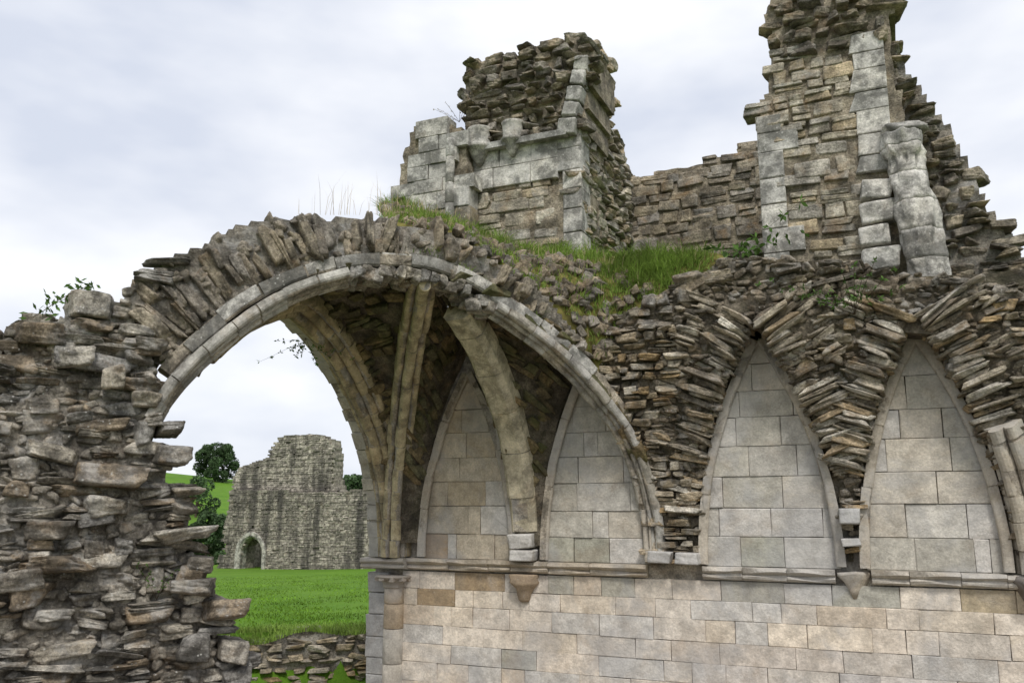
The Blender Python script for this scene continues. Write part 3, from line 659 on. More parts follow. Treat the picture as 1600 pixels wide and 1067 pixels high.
for layer in range(3):
    q = .8
    while q < curveR.d[-1] * .82:
        right = q < 3.1
        w = random.uniform(.06, .13) if right else random.choice((random.uniform(.05, .1), random.uniform(.06, .12), random.uniform(.1, .2))); r = .3 + random.uniform(0, .1)
        while r < 1.8:
            ln = random.uniform(.18, .36) if right else random.uniform(.26, .66); qc = q + w / 2 + random.gauss(0, .015); rc = r + ln / 2
            wide = w * (1 + .35 * r)
            if keepR(qc, rc + ln * .28):
                p = mapR(qc, rc); e = 1e-2; U = (mapR(qc, rc + e) - p); Vv = mapR(qc + e, rc) - p
                fl = keepR(qc, rc + .24)
                dim = (ln * 1.04, .36, wide * 1.08) if fl else (ln * .9, .4, wide * 1.2)
                off = random.gauss(.05, .035) - .18 - layer * .27
                st.append(stone_at(vault, 'voussoir', p + nD * off + np.array([0, 0, random.gauss(0, .03)]), U, Vv, nD, dim, 'slab' if w < .13 else 'rubble', 'voussoir', 'ring', .08 if fl else .16))
                if layer and fl: st.pop()
            r += ln
        q += w
emit(st, 299)
st = []
for k in range(800):                                       # chips packed between the voussoirs
    u, v = random.uniform(.3, 6.9), random.uniform(4, 6.9)
    if sdist([(u, v)], ring_poly)[0] < -.03:
        st.append(stone_at(vault, 'chip', FDg.P(u, v, random.gauss(-.1, .03)), FDg.U + FDg.V * random.gauss(0, 1), FDg.V, nD, (random.uniform(.07, .2), .2, random.uniform(.05, .11)), 'rubble', 'voussoir', 'ring', .4))
emit(st, 0)
st = []
mfm = frm(FDg, mfront); km = lambda u, v: sdist([(u, v)], mass_poly)[0] < -.05
sgn = -1 if np.cross(FDg.U, FDg.V) @ FDg.N < 0 else 1
lay(st, pier, 'stone', mfm, sgn, (4.4, 9.9, -1.1, 5.5), km, (.09, .29), (.2, .64), .42, .06, 'rubble', 'rubble', 'grey', .1, .07, .012, .45)
emit(st, 299)
st = []
lay(st, pier, 'chip', mfm, sgn, (4.4, 9.9, -1.1, 5.5), km, (.06, .12), (.08, .24), .2, -.015, 'rubble', 'rubble', 'grey', .25, .04, .01, .2)
emit(st, 0)
st = []
for (px, py, l, h, pr, c) in ((232, 590, .3, .16, .06, 0), (226, 625, .34, .18, .06, 2), (232, 655, .3, .14, .06, 4), (215, 560, .34, .18, .05, 1), (228, 545, .28, .16, .05, 3), (262, 712, .42, .24, .12, 1), (262, 672, .34, .14, .08, 1), (292, 767, .34, .12, .14, 2), (285, 835, .66, .17, .2, 4), (302, 915, .5, .2, .16, 1), (345, 952, .54, .22, .22, 3), (100, 880, .62, .16, .22, 3), (165, 745, .82, .26, .18, 3), (160, 795, .4, .26, .12, 4), (75, 828, .5, .2, .12, 1), (235, 540, .4, .16, .1, 1), (300, 1010, .34, .3, .1, 5), (360, 1015, .36, .24, .12, 0), (365, 1055, .4, .24, .1, 5), (175, 590, .24, .26, .2, 2), (110, 560, .42, .24, .16, 4), (310, 880, .34, .16, .1, 1), (285, 795, .3, .14, .1, 1), (60, 520, .6, .22, .1, 3), (25, 905, .5, .2, .14, 0)):
    u, v = FDg.px(px, py); st.append(stone_at(pier, 'jutting_slab', FDg.P(u, v, float(mfront(np.array([u]), np.array([v]))[0]) + pr - .18), -FDg.U, FDg.V, nD, (l, .55, h), 'rubble', 'rubble', 'grey', .07, color=tuple(np.array(PAL['grey'][c]) * 1.0)))
emit(st)
# stub of the next diagonal rib at the right end
stub = np.array([[1.3 - .62 * s * .9, -.05 - .78 * s * .9, SZ + z] for s, z in prof_in if z <= 1.62 and s < 2])
sweep(wallT, 'rib_voussoir', stub, np.array([.78, -.62, 0]), rolls([(.1, -.13, .055), (.02, 0, .075), (.1, .13, .055)], .3), .26, M['ashlar'], 'pale', core='rib_stub', colorf=lambda t: tuple(np.array((.46, .41, .33)) * random.uniform(.9, 1.08)))
# ================================================================== UPPER STOREY
def facepoly(fr, l): return fr.poly(l)
def rng_keep(poly, m=-.04): return lambda u, v: sdist([(u, v)], poly)[0] < m
FT = Frame((0, .2, 0), (1, 0, 0), (0, -1, 0))
towL = thing('ruined_tower', 'broken tower stump with carved corbels and a shaggy overhanging rubble top', 'ruined tower', (-5.2, 1.2, 5.9))
lowL = FT.poly([(728, 205), (880, 160), (905, 240), (912, 420), (728, 410)]); upL = FT.poly([(728, 238), (722, 130), (728, 92), (745, 88), (765, 92), (800, 80), (822, 66), (862, 66), (885, 56), (905, 52), (922, 64), (930, 90), (926, 150), (916, 180), (905, 245), (880, 215)])
sideX = FT.px(909, 300)[0]
slab('tower_core', FT, lambda p: np.minimum(sdist(p, lowL), sdist(p, upL)) + .05, (-6.8, -3.2, 5.6, 10.8), .08, lambda u, v: np.full(np.shape(u), -.035), lambda u, v: np.full(np.shape(u), -1.2), M['mortar_tan'], towL, .015)
st = []
upbase = FT.px(800, 228)[1]
lay(st, towL, 'rubble_stone', frm(FT, lambda u, v: .05 + 0 * u), 1, (-6.5, -3.2, upbase - .1, 10.8), rng_keep(upL, -.02), (.09, .18), (.16, .42), .42, .065, 'rubble', 'voussoir', 'ring', .1, .04, .015, .3)
emit(st)
st = []
lay(st, towL, 'face_stone', frm(FT, lambda u, v: 0 * u), 1, (-6.2, -4.5, 5.6, FT.px(800, 290)[1]), rng_keep(lowL, .0), (.14, .27), (.22, .6), .3, .015, 'block', 'tan', 'face', .025, .03, .008)
emit(st)
za, zb = FT.px(800, 290)[1], upbase
for (z0, z1) in ((za, (za + zb) / 2), ((za + zb) / 2, zb)):
    x = FT.px(735, 250)[0]
    while x < sideX - .4:
        x1 = min(x + random.uniform(.4, .7), sideX - .38); prism('ashlar_block', [(x + .004, z0 + .004), (x1 - .004, z0 + .004), (x1 - .004, z1 - .004), (x + .004, z1 - .004)], FT, .03 + random.gauss(0, .005), -.1, M['quoin'], towL, pick('quoin'), .01); x = x1
z = 5.7; zt = FT.px(890, 215)[1]
while z < zt:
    h = random.uniform(.26, .4); wq = random.choice((.3, .42)); prism('quoin', [(sideX - wq, z + .005), (sideX, z + .005), (sideX, z + h - .005), (sideX - wq, z + h - .005)], FT, .022 + random.gauss(0, .006), -.4, M['quoin'], towL, pick('quoin'), .012); z += h
a_, b_ = np.array(FT.px(888, 215)), np.array(FT.px(915, 92))
for k in range(5):
    p = a_ + (b_ - a_) * (k + .5) / 5; q = b_ - a_; s_ = stone_at(towL, 'quoin', FT.P(p[0], p[1], .02), (q[0], 0, q[1]), (1, 0, 0), (0, -1, 0), (np.hypot(*q) / 5 * .98, .35, .3 - .02 * k), 'block', 'quoin', 'quoin', .03); link(*[s_[i] for i in (0, 2, 5, 1, 3)])
FR = Frame((sideX, .2, 0), (0, 1, 0), (1, 0, 0))              # the side of the tower that looks right
sidepoly = [FR.px(*p) for p in [(905, 420), (910, 240), (915, 150), (918, 62), (945, 72), (962, 95), (964, 125), (950, 150), (968, 152), (958, 180), (975, 225), (985, 262), (990, 300), (985, 420)]]
slab('side_core', FR, lambda p: sdist(p, sidepoly) + .04, (0, 4.4, 5.4, 11), .08, lambda u, v: np.full(np.shape(u), -.12), lambda u, v: np.full(np.shape(u), -1.3), M['mortar_tan'], towL, .015)
st = []
lay(st, towL, 'side_stone', frm(FR, lambda u, v: 0 * u - .03), 1, (0, 4.2, 5.5, 10.9), rng_keep(sidepoly, .02), (.09, .18), (.2, .5), .34, .045, 'slab', 'tan', 'face', .06, .03, .01)
emit(st)
# left return with its angle roll
FL = Frame((0, -.15, 0), (1, 0, 0), (0, -1, 0)); blk = FL.poly([(612, 420), (616, 330), (620, 270), (632, 215), (640, 192), (672, 186), (690, 192), (722, 190), (726, 240), (726, 420)])
slab('return_core', FL, lambda p: sdist(p, blk) + .04, (-8, -5, 5.4, 9), .08, lambda u, v: np.full(np.shape(u), -.07), lambda u, v: np.full(np.shape(u), -1.1), M['mortar_tan'], towL, .02)
z = 5.6
while z < 8.9:
    h = random.uniform(.22, .34); x = -7.6 - random.random() * .3
    while x < -5:
        w = random.uniform(.28, .62)
        if sdist([(x + w / 2, z + h / 2)], blk)[0] < -.06:
            j1 = random.uniform(-.03, .03); prism('return_block', [(x + .003, z + .003), (x + w - .003, z + .003), (x + w - .003, z + h - .003), (x + .003 + j1 * .3, z + h - .003)], FL, .02 + random.gauss(0, .01), -.3, M['quoin'], towL, pick('quoin') if random.random() < .7 or z > 7.2 else pick('tan'), .01)
        x += w
    z += h
c = FL.px(704, 300); zt = FL.px(704, 200)[1] - .35; z = 5.7
while z < zt: h = random.uniform(.3, .5); lathe('angle_shaft', [(.07, .003), (.075, .01), (.075, h - .01), (.07, h - .003)], (c[0], -.17, z), M['quoin'], towL, pick('quoin'), 14, wob=.005); z += h
for (px, py, k) in ((752, 262, 1.), (804, 248, .92)):
    u, v = FT.px(px, py); cb2 = lathe('corbel', [(r * k, zz * k) for r, zz in [(.03, 0), (.06, .05), (.11, .14), (.16, .24), (.2, .27), (.21, .3), (.19, .33), (.18, .36), (.18, .58), (.2, .62)]], (u, .12, v), M['quoin'], towL, (.42, .40, .36), 22, wob=.012)
V_, F_ = box((FT.px(812, 222)[0], .13, upbase), (1.7, .2, .1)); mesh('string_course', V_, F_, M['quoin'], towL, (.36, .35, .33))
# rear wall between the towers
FB = Frame((0, 3.1, 0), (1, 0, 0), (0, -1, 0)); rearT = thing('rear_wall', 'low dark rubble wall with jagged top linking the two broken towers', 'wall', (-3.2, 3.4, 5.4))
rp = FB.poly([(940, 440), (940, 275), (975, 272), (1000, 273), (1030, 264), (1060, 260), (1086, 256), (1100, 246), (1112, 239), (1124, 241), (1142, 236), (1152, 226), (1161, 217), (1180, 214), (1215, 205), (1215, 440)])
slab('wall_core', FB, lambda p: sdist(p, rp) + .05, (-5.2, -.8, 5.2, 10), .09, lambda u, v: np.full(np.shape(u), -.03), lambda u, v: np.full(np.shape(u), -.8), M['mortar_tan'], rearT, .03)
st = []; lay(st, rearT, 'stone', frm(FB, lambda u, v: 0 * u), 1, (-5.2, -.8, 5.3, 10), rng_keep(rp, -.03), (.13, .28), (.2, .55), .34, .025, 'block', 'tan', 'ring', .04, .04, .01, .3); emit(st)
# right tower
towR = thing('ruined_tower', 'tall ruined tower fragment with eroded grey half shaft and pale quoins', 'ruined tower', (-.6, 1.2, 5.9))
rf = FT.poly([(1196, -22), (1192, 45), (1206, 70), (1210, 95), (1192, 118), (1196, 140), (1174, 155), (1185, 210), (1186, 330), (1192, 440), (1440, 450), (1440, 260), (1420, 200), (1418, 150), (1402, 120), (1398, 50), (1403, -15), (1340, -10), (1300, -28), (1285, -6), (1262, -8), (1240, -30)])
slab('tower_core', FT, lambda p: sdist(p, rf) + .06, (-2.4, .8, 5.4, 11), .08, lambda u, v: np.full(np.shape(u), -.035), lambda u, v: np.full(np.shape(u), -1.0), M['mortar_tan'], towR, .015)
zU = FT.px(1290, 80)[1]; lq = FT.px(1188, 300)[0]; rq0, rq1 = FT.px(1338, 200)[0], FT.px(1392, 200)[0]
st = []; k_ = rng_keep(rf, -.03)
lay(st, towR, 'rubble_stone', frm(FT, lambda u, v: .04 + 0 * u), 1, (-2.2, .6, zU, 10.9), k_, (.1, .2), (.18, .46), .45, .06, 'rubble', 'voussoir', 'ring', .11, .04, .015, .3); emit(st)
st = []
lay(st, towR, 'face_stone', frm(FT, lambda u, v: 0 * u), 1, (-2.2, .6, 5.5, zU), lambda u, v: k_(u, v) and not (u < lq + .38 and v < FT.px(1200, 205)[1]) and not (u > rq0 + .05 and v < FT.px(1360, 65)[1]), (.09, .25), (.2, .55), .32, .016, 'block', 'tan', 'face', .035, .045, .008, .4); emit(st)
z = 5.7
while z < FT.px(1200, 205)[1]:
    h = random.uniform(.26, .42); w = random.choice((.34, .55)); prism('quoin', [(lq, z + .005), (lq + w, z + .005), (lq + w, z + h - .005), (lq, z + h - .005)], FT, .022 + random.gauss(0, .006), -.4, M['quoin'], towR, pick('quoin'), .012); z += h
z = FT.px(1360, 270)[1]; zt = FT.px(1360, 62)[1]
while z < zt:
    h = random.uniform(.24, .34); o_ = -.05 + .12 * (zt - z); prism('quoin', [(rq0 + random.uniform(-.12, .04), z + .005), (rq1 - .02 * o_, z + .005), (rq1, z + h - .005), (rq0 + .02, z + h - .005)], FT, .026 + random.gauss(0, .006), -.4, M['quoin'], towR, pick('quoin'), .012); z += h
pc = FT.px(1422, 330); z0 = FT.px(1440, 440)[1]; zA = FT.px(1420, 260)[1]; zB = FT.px(1420, 197)[1]
z = z0 - .1; zC = FT.px(1420, 215)[1]
def shaft_ring(zz, n=26):
    f = (zz - z0) / (zC - z0); R_ = .215 + .03 * math.sin(zz * 3.1 + 1) - .03 * f + (.05 if f > .86 else 0); cx = pc[0] + .16 - .2 * f; o_ = []
    for i in range(n + 1):
        a = math.pi * (.95 + 1.1 * i / n); p = np.array([[math.cos(a) * 1.3, zz * 1.6, math.sin(a)]]); r_ = R_ + .045 * nz(p, 61)[0] + .018 * nz(p * 2.7, 62)[0]; o_.append((cx + 1.12 * r_ * math.cos(a), .08 + r_ * math.sin(a), zz))
    return o_
while z < zC:
    h = min(random.uniform(.26, .4), zC - z + .01); k = 9; V = []; Fs = []
    for zz in np.linspace(z + .002, z + h - .002, k): V += shaft_ring(zz)
    m = 27
    for i in range(k - 1):
        for j in range(m - 1): Fs.append((i * m + j, i * m + j + 1, (i + 1) * m + j + 1, (i + 1) * m + j))
    Fs += [tuple(range(m))[::-1], tuple(range((k - 1) * m, k * m))]
    mesh('shaft_drum', V, Fs, M['quoin'], towR, pick('quoin', .06), True); z += h
for (px, py, l, h, yy) in ((1412, 206, .6, .17, .0), (1368, 300, .42, .3, .12), (1372, 335, .46, .3, .1), (1368, 372, .4, .28, .12), (1376, 408, .5, .3, .08)):
    u, v = FT.px(px, py); s_ = stone_at(towR, 'eroded_block', (u, yy + .12, v), (1, 0, 0), (0, 0, 1), (0, -1, 0), (l, .4, h), 'block' if py > 250 else 'rubble', 'quoin', 'quoin', .04); link(*[s_[i] for i in (0, 2, 5, 1, 3)])
# ruined wall end sloping down behind the right tower
FQ = Frame((0, .45, 0), (1, 0, 0), (0, -1, 0)); ruinT = thing('ruined_wall', 'stepped rubble wall end sloping down behind the tower with the half shaft', 'ruined wall', (1., 1.2, 5.5))
qp = FQ.poly([(1360, 480), (1360, 60), (1405, 60), (1422, 108), (1442, 126), (1464, 160), (1488, 190), (1500, 218), (1526, 260), (1536, 292), (1572, 346), (1598, 380), (1625, 415), (1700, 450), (1700, 490)])
slab('wall_core', FQ, lambda p: sdist(p, qp) + .06, (-.8, 2.8, 4.6, 10.8), .08, lambda u, v: np.full(np.shape(u), -.04), lambda u, v: np.full(np.shape(u), -1.2), M['mortar'], ruinT, .04)
st = []; lay(st, ruinT, 'stone', frm(FQ, lambda u, v: .04 + 0 * u), 1, (-.6, 2.6, 4.9, 10.6), rng_keep(qp, -.02), (.1, .2), (.18, .48), .45, .06, 'rubble', 'voussoir', 'ring', .11, .04, .015, .3); emit(st)
# ================================================================== TURF over the vault
E1 = np.array([FDg.P(*FDg.px(px, py), -.1) for px, py in ((610, 338), (650, 349), (700, 357), (735, 377), (770, 400), (805, 424), (845, 452), (882, 490), (908, 528), (935, 575))])
E2 = np.array([onY(px, py, .25) for px, py in ((600, 330), (640, 336), (700, 358), (760, 385), (830, 400), (905, 402), (960, 402), (1020, 398), (1080, 396), (1140, 396))])
E1, _ = resample(E1, .06); E2 = np.column_stack([np.interp(np.linspace(0, 1, len(E1)), np.linspace(0, 1, len(E2)), E2[:, i]) for i in range(3)])
nt_ = 30; TV = []
for a, b in zip(E1, E2):
    for t in np.linspace(0, 1, nt_ + 1): TV.append(a + (b - a) * t + (np.array([0, 0, .12 * math.sin(math.pi * t)]) if t else np.array([0, 0, -.4])))
TV = np.array(TV); TV[:, 2] += nz(TV * .9, 12) * .05
turf = mesh('turf_bank', TV, [(i * (nt_ + 1) + j, (i + 1) * (nt_ + 1) + j, (i + 1) * (nt_ + 1) + j + 1, i * (nt_ + 1) + j + 1) for i in range(len(E1) - 1) for j in range(nt_)], M['moss'], smooth=True); turf['kind'] = 'structure'
def blades(name, pts, hr, mat, w=.006, lean=.5, label=None):
    V = []; Fs = []
    for p in pts:
        h = random.uniform(*hr); a = random.random() * 6.283; l = random.gauss(0, lean) * h; dx, dy = math.cos(a), math.sin(a); b = random.random() * 6.283; wx, wy = w * math.cos(b), w * math.sin(b); i = len(V)
        V += [(p[0] - wx, p[1] - wy, p[2]), (p[0] + wx, p[1] + wy, p[2]), (p[0] + dx * l * .35 + wx * .8, p[1] + dy * l * .35 + wy * .8, p[2] + h * .6), (p[0] + dx * l * .35 - wx * .8, p[1] + dy * l * .35 - wy * .8, p[2] + h * .6), (p[0] + dx * l, p[1] + dy * l, p[2] + h * random.uniform(.8, 1))]
        Fs += [(i, i + 1, i + 2, i + 3), (i + 3, i + 2, i + 4)]
    o = mesh(name, V, Fs, mat); o['kind'] = 'stuff'; return tag(o, label, 'grass')
TT = np.tile(np.linspace(0, 1, nt_ + 1), len(E1)); dens = nz(TV * .7, 31)
cl = rng.integers(0, len(TV), 900); cl = cl[(dens[cl] > -.2) & ((TT[cl] > .45) | (rng.random(len(cl)) < .3))]; P_ = []
V = []; Fs = []
for c in cl:
    hh = random.uniform(.08, .28) * (1.2 if TT[c] > .5 else .7); rr = random.uniform(.05, .12)
    for k in range(34):
        a = random.random() * 6.283; q = rr * math.sqrt(random.random()); p = TV[c] + np.array([q * math.cos(a), q * math.sin(a), -.02]); h = hh * random.uniform(.5, 1.1); ln = h * random.uniform(.2, 1.3); a += random.gauss(0, .6); dx, dy = math.cos(a) * ln, math.sin(a) * ln; b = random.random() * 6.283; wx, wy = .0048 * math.cos(b), .0048 * math.sin(b); i = len(V)
        for t_, w_ in ((0, 1), (.4, .95), (.75, .7)):
            x, y, z = p[0] + dx * t_ * t_, p[1] + dy * t_ * t_, p[2] + h * (t_ - .25 * t_ * t_ * ln / h); V += [(x - wx * w_, y - wy * w_, z), (x + wx * w_, y + wy * w_, z)]
        V.append((p[0] + dx, p[1] + dy, p[2] + h * (1 - .35 * ln / h))); Fs += [(i, i + 1, i + 3, i + 2), (i + 2, i + 3, i + 5, i + 4), (i + 4, i + 5, i + 6)]
o = mesh('grass', V, Fs, M['grass']); o['kind'] = 'stuff'; tag(o, 'lush green grass growing on the vault top below the towers', 'grass')
idx = rng.integers(0, len(TV), 9000); blades('short_grass', TV[idx] + rng.normal(size=(9000, 3)) * [.04, .04, .01], (.03, .1), M['grass'], .006, .8, 'short mossy sward between the grass tufts on the vault top')
st = []
for k in rng.integers(0, len(TV), 400):
    if TT[k] < .62 and dens[k] < .4: st.append(stone_at(vault, 'loose_stone', TV[k], (random.gauss(0, 1), random.gauss(0, 1), .1), (0, 0, 1), (.3, -.9, .4), (random.uniform(.1, .26), .16, random.uniform(.08, .16)), 'rubble', 'voussoir', 'brown', .3))
emit(st)
idx = rng.integers(0, len(TV), 900); blades('dry_grass', TV[idx] + rng.normal(size=(900, 3)) * [.05, .05, .01], (.1, .28), M['drygrass'], .003, .5, 'dry straw-coloured stems among the green grass on the vault')
tall = np.array([onplane(px, 336, FDg.P(0, 0, -.3), nD) for px in rng.uniform(455, 625, 60)]); tall = tall[rng.random(60) < np.interp(tall[:, 0], [tall[:, 0].min(), tall[:, 0].max()], [.2, 1.])]
blades('tall_grass', tall, (.2, .62), M['drygrass'], .0022, .25, 'thin seeding grass stems standing against the sky on the arch crown')
# ================================================================== LOW WALL AND COURT
lowT_c = np.array([*(FD * 16.9 + np.array([0, -DIST]))]); FLW = Frame((*lowT_c, 0), (*SDIR, 0), (-FD[0], -FD[1], 0))
lowW = thing('low_wall', 'low rough stone retaining wall at the sunken edge of the lawn', 'retaining wall', (*lowT_c, -.95))
def ltop(u): return .33 + .07 * np.sin(u * 1.9) + .05 * np.sin(u * 4.3)
slab('wall_core', FLW, lambda p: np.maximum(p[:, 1] - ltop(p[:, 0]), -p[:, 1] - 1.45), (-4.5, 3.6, -1.45, .6), .1, lambda u, v: np.full(np.shape(u), -.06), lambda u, v: np.full(np.shape(u), -.45), M['mortar'], lowW, .04)
st = []; lay(st, lowW, 'stone', frm(FLW, lambda u, v: 0 * u), -1 if np.cross(FLW.U, FLW.V) @ FLW.N < 0 else 1, (-4.4, 3.5, -1.4, .5), lambda u, v: v < ltop(u) - .03, (.1, .2), (.2, .5), .34, .06, 'rubble', 'low', 'tan', .1, .03, .03); emit(st)
ed = [];
for u in rng.uniform(-4.4, 3.5, 7000):
    n_ = -abs(rng.normal(0, .35)); p = FLW.P(u, 0, n_ - .02 + .1 * rng.random()); z = max(float(ltop(u)) - .02, float(terrain(p[0], p[1]))) if n_ > -.45 else float(terrain(p[0], p[1])); ed.append((p[0], p[1], z))
blades('lawn_edge_grass', ed, (.05, .17), M['grass'], .008, .7, 'shaggy lawn edge hanging over the low retaining wall')
mp_ = [(FLW.P(u, -1.32 + 1.0 * math.exp(-((u + 1.75) / .42) ** 2) * min(1, .15 + 1.4 * t), .16 + 1.1 * (1 - t))) for u in np.linspace(-3.0, -.5, 14) for t in np.linspace(0, 1, 8)]
mo = mesh('grass_ledge', mp_, [(i * 8 + j, i * 8 + j + 1, i * 8 + j + 9, i * 8 + j + 8) for i in range(13) for j in range(7)], M['lawn'], smooth=True); mo['kind'] = 'structure'
lw = []
while len(lw) < 34000:
    f = 17.3 + 34 * rng.random() ** 1.7; u = rng.uniform(-.5, .2) * f * .55; p = FD * f + SDIR * u + np.array([0, -DIST]); lw.append((p[0], p[1], float(terrain(np.array(p[0]), np.array(p[1]))) - .01))
lw = np.array(lw); lw = lw[nz(lw * .33, 51) + rng.normal(0, .5, len(lw)) > -.3]
blades('lawn_grass', lw, (.03, .085), M['lawnblade'], .012, .9, 'mown green lawn grass of the court beyond the arch')
# far ruin
YF = 41.5; FF = Frame((0, YF, 0), (1, 0, 0), (0, -1, 0)); FU = Frame((0, YF + .7, 0), (1, 0, 0), (0, -1, 0))
farT = thing('ruined_range', 'tall roofless stone range with pointed doorway standing across the green court', 'ruined building', (*FF.P(*FF.px(450, 884))[:2], -1.8))
flo = FF.poly([(341, 892), (341, 868), (352, 866), (350, 830), (358, 800), (359, 770), (366, 764), (400, 766), (470, 767), (530, 770), (560, 764), (600, 762), (660, 764), (660, 905)])
fup = FU.poly([(362, 790), (366, 745), (374, 730), (398, 722), (420, 714), (424, 704), (432, 690), (440, 684), (447, 678), (470, 681), (488, 677), (502, 682), (518, 687), (523, 712), (521, 740), (530, 770), (530, 790)])
dx0, dz0 = FF.px(376, 884); dx1, _ = FF.px(411, 884); _, dz1 = FF.px(394, 838); DOOR = (dx0, dx1, dz0 + (dz1 - dz0) * .42, dz1)
def dsd(p): L = DOOR; a = lancet_sd(p, L, 0); return np.where(p[:, 1] < L[2], np.abs(p[:, 0] - (L[0] + L[1]) / 2) - (L[1] - L[0]) / 2, a)
sf = lambda p: np.maximum(sdist(p, flo), -dsd(p)); su = lambda p: sdist(p, fup)
fb = (FF.px(335, 800)[0], FF.px(660, 800)[0], -2.6, 9.6)
slab('lower_wall', FF, lambda p: sf(p) + .04, fb, .16, lambda u, v: np.full(np.shape(u), 0.), lambda u, v: np.full(np.shape(u), -1.6), M['far_mortar'], farT, .02)
slab('upper_wall', FU, lambda p: su(p) + .04, fb, .16, lambda u, v: np.full(np.shape(u), 0.), lambda u, v: np.full(np.shape(u), -1.2), M['far_mortar'], farT, .02)
for fr_, sdf_, nm in ((FF, sf, 'lower_masonry'), (FU, su, 'upper_masonry')):
    V = []; Fs = []; z = -2.4
    while z < 9.4:
        h = random.uniform(.1, .24); x = fb[0] - random.random()
        while x < fb[1]:
            w = random.uniform(.16, .6); c = np.array([[x + w / 2, z + h / 2]])
            if sdf_(c)[0] < -.02 and random.random() > .012:
                b_, f_ = box(fr_.P(x + w / 2, z + h / 2, .02 + random.gauss(0, .018)), (w - .016, .22, h - .016)); b_ += rng.normal(size=b_.shape) * .014; Fs += [[i + len(V) for i in f] for f in f_]; V += b_.tolist()
            x += w
        z += h
    o = mesh(nm, V, Fs, M['far' if nm[0] == 'u' else 'far_low'], farT, kind='stuff')
lf, rt = lancet_pts(DOOR, 16)
for f_ in (lf, rt):
    pts = [(f_[0][0], YF - .02, -2.)] + [(x, YF - .02, z) for (x, z, _, _) in f_]; sweep(farT, 'door_stone', pts, (0, -1, 0), [(-.04, -.5), (-.04, .16), (.1, .3), (.36, .3), (.36, -.1)], .45, M['quoin'], 'quoin', core='doorway_jamb', colorf=lambda t: (.44, .42, .37))
V_, F_ = box((DOOR[0] + .5, YF + 3.2, -.4), (5.5, .6, 4.)); mesh('inner_wall', V_, F_, M['far'], farT)
# ================================================================== TREES AND PLANTS
def tree(name, label, base, h, w, n, trunk=.3, lobes=9, leaf=.28, group=None, low=.22, seed=0):
    r = np.random.default_rng(seed); t = thing(name, label, 'tree' if name.endswith('tree') else 'bush', tuple(base), group); base = np.array(base); V = []; Fs = []
    tr = h * .022
    def limb(a, b, ra, rb):
        d = (b - a) / np.linalg.norm(b - a); x = np.cross(d, [0, .3, 1.]); x /= np.linalg.norm(x); y = np.cross(d, x); i0 = len(V)
        for p, q in ((a, ra), (b, rb)):
            for k in range(6): V.append(p + q * (x * math.cos(k * 1.047) + y * math.sin(k * 1.047)))
        for k in range(6): Fs.append((i0 + k, i0 + (k + 1) % 6, i0 + 6 + (k + 1) % 6, i0 + 6 + k))
    top_ = base + [0, 0, h * .5]; limb(base - [0, 0, .3], top_, tr * 1.3, tr * .7); C = []
    for k in range(lobes):
        a = k * 2.4 + r.uniform(-.4, .4); zz = h * (low + (.86 - low) * (k + .5) / lobes); rr = w / 2 * math.sqrt(max(.05, 1 - ((zz / h - .3) / .72) ** 2)) * r.uniform(.55, .95)
        c = base + [rr * math.cos(a), rr * math.sin(a), zz]; C.append((c, w * r.uniform(.12, .21))); limb(base + [0, 0, h * r.uniform(.2, .45)], c, tr * .5, tr * .12)
    C.append((base + [0, 0, h * .84], w * .2)); C.append((base + [0, 0, h * .6], w * .27))
    mesh('trunk', V, Fs, M['bark'], t)
    P = []
    for c, q in C:
        m = n // len(C); d = r.normal(size=(m, 3)); d /= np.linalg.norm(d, axis=1)[:, None]; P.append(c + d * (q * r.uniform(.55, 1.08, m) ** .6)[:, None] * [1, 1, .8])
    P = np.vstack(P); P = P[nz(P * (4.5 / w), seed) > -.28]; k = len(P); a = r.normal(size=(k, 3)); a /= np.linalg.norm(a, axis=1)[:, None]; b = np.cross(a, r.normal(size=(k, 3))); b /= np.linalg.norm(b, axis=1)[:, None]; s = leaf * r.uniform(.6, 1.3, k)[:, None]
    LV = np.stack([P - a * s, P + b * s * .5, P + a * s, P - b * s * .5], 1).reshape(-1, 3)
    mesh('crown', LV, [(4 * i, 4 * i + 1, 4 * i + 2, 4 * i + 3) for i in range(k)], M['oakleaf'], t); return t
def far_at(px, py, dist):
    r = ray(px, py); p = C0 + r / math.hypot(r[0], r[1]) * dist; return p
p = far_at(336, 750, 235); p[2] = float(terrain(p[0], p[1])); htop = far_at(336, 690, 235)[2]
tree('oak_tree', 'broad dark oak standing alone on the green hilltop', p, htop - p[2], 9.8, 22000, leaf=.28, lobes=22, low=.1, seed=3)
for i, (px, ptop, dist, w, lab) in enumerate(((532, 748, 130, 6, 'small dark round tree peeping over the far wall'), (556, 741, 150, 8, 'larger dark tree rising behind the far wall beside the rear arch'), (577, 738, 165, 9, 'tallest of the dark trees behind the far wall, half hidden by the rear arch'))):
    p = far_at(px, 760, dist); p[2] = float(terrain(p[0], p[1])); tree('broadleaf_tree', lab, p, far_at(px, ptop, dist)[2] - p[2], w, 5000, leaf=.4, lobes=11, low=.15, seed=20 + i, group='trees beyond the far ruin')
for i, (px, ptop, dist, w, lab) in enumerate(((322, 796, 80, 3.6, 'dense green bush against the left end of the far ruin'), (345, 800, 85, 3.2, 'smaller green bush tight beside the far ruin corner'), (302, 742, 150, 6.5, 'pale scrubby hawthorn bush on the hillside below the oak'))):
    p = far_at(px, 860, dist); p[2] = float(terrain(p[0], p[1])); tree('bush', lab, p, max(1.5, far_at(px, ptop, dist)[2] - p[2]), w, 5000, leaf=.22, lobes=10, low=.05, seed=40 + i)
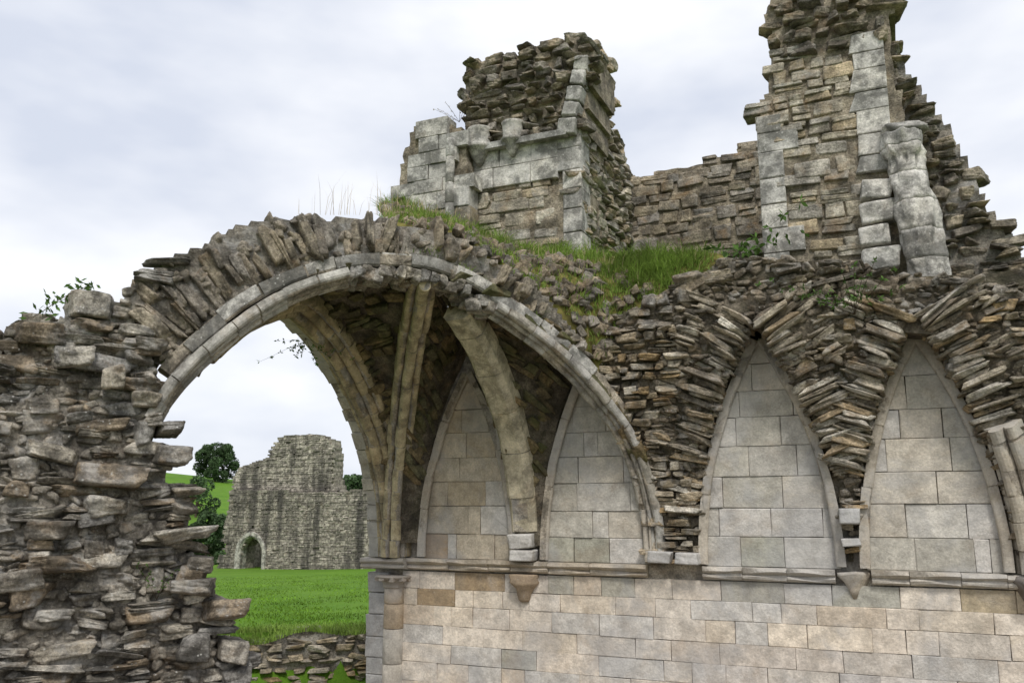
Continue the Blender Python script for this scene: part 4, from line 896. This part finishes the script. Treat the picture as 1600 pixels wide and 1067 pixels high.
def sapling(name, label, base, stems, n, leaf, spread, up, mat, seed=0):
    r = np.random.default_rng(seed); t = thing(name, label, 'plant', tuple(base)); SV = []; SF = []; LV = []; LF = []; base = np.array(base)
    for s in range(stems):
        d = np.array([r.normal(0, spread), r.normal(0, spread), up]) ; e = d * r.uniform(.6, 1.); prev = base
        for k in range(1, 6):
            q = base + e * (k / 5) + np.array([e[0], e[1], -.1 * up]) * .3 * (k / 5) ** 2; i = len(SV); wv = np.array([.004, 0, 0]); wy = np.array([0, .004, 0])
            SV += [prev - wv, prev + wv, q + wv * .7, q - wv * .7, prev - wy, prev + wy, q + wy * .7, q - wy * .7]; SF += [(i, i + 1, i + 2, i + 3), (i + 4, i + 5, i + 6, i + 7)]; prev = q
            if k > 1:
                for m in range(n):
                    a = r.normal(size=3); a[2] -= .2; a /= np.linalg.norm(a); b = np.cross(a, r.normal(size=3)); b /= np.linalg.norm(b); L = leaf * r.uniform(.6, 1.2); i = len(LV); LV += [q, q + a * L * .5 + b * L * .2, q + a * L, q + a * L * .5 - b * L * .2]; LF.append((i, i + 1, i + 2, i + 3))
    mesh('stem', SV, SF, M['bark'], t); mesh('foliage', LV, LF, mat, t); return t
b0 = FDg.P(*FDg.px(62, 500), 0); s0 = sapling('sapling', 'thin ash sapling leaning out from the rubble pier top', b0, 1, 1, .01, 0, .01, M['leaf'])
bpy.data.objects.remove(s0.children[0]); bpy.data.objects.remove(s0.children[0])
LV = []; LF = []; SV = []; SF = []; path = [FDg.P(*FDg.px(*q), .02) for q in ((52, 496), (70, 485), (88, 472), (105, 462), (122, 454), (138, 449))]
for a, b in zip(path[:-1], path[1:]):
    for wv in (np.array([0, 0, .006]), np.array([.005, .004, 0])): i = len(SV); SV += [a - wv, a + wv, b + wv * .8, b - wv * .8]; SF.append((i, i + 1, i + 2, i + 3))
r = np.random.default_rng(5)
for k, q in enumerate(path):
    for m in range(16 if k in (1, 2, 4, 5) else 6):
        a = r.normal(size=3); a /= np.linalg.norm(a); b = np.cross(a, r.normal(size=3)); b /= np.linalg.norm(b); c = q + r.normal(size=3) * .05; i = len(LV); L = .085; LV += [c, c + a * L * .5 + b * L * .2, c + a * L, c + a * L * .5 - b * L * .2]; LF.append((i, i + 1, i + 2, i + 3))
mesh('stem', SV, SF, M['bark'], s0); mesh('foliage', LV, LF, M['leaf'], s0)
q = onY(1335, 492, -.62); sapling('leafy_plant', 'bright green leafy weed rooted between the two fans of slabs', q, 16, 9, .055, .55, .4, M['leaf'], 2)
q = onY(1150, 400, -.1); sapling('dock_plant', 'broad-leaved green plant at the right end of the turf', q, 7, 5, .12, .4, .25, M['leaf'], 3)
q = FDg.P(*FDg.px(243, 935), .12); sapling('wall_weed', 'small trailing weed in a joint low on the rubble pier', q, 6, 6, .04, .3, .4, M['leaf'], 4)
q = np.array([-7.3, -2.1, SZ + 3.0]); sapling('hanging_fern', 'wispy fern hanging from the rear arch against the sky', onplane(478, 528, (-7.25, 0, 0), (1, 0, 0)), 8, 5, .06, .35, -.3, M['leaf'], 6)
q = FT.P(*FT.px(722, 195), .1); sapling('wall_weed', 'dry wispy weed on the ledge beside the carved corbels', q, 7, 4, .03, .2, .26, M['drygrass'], 8)
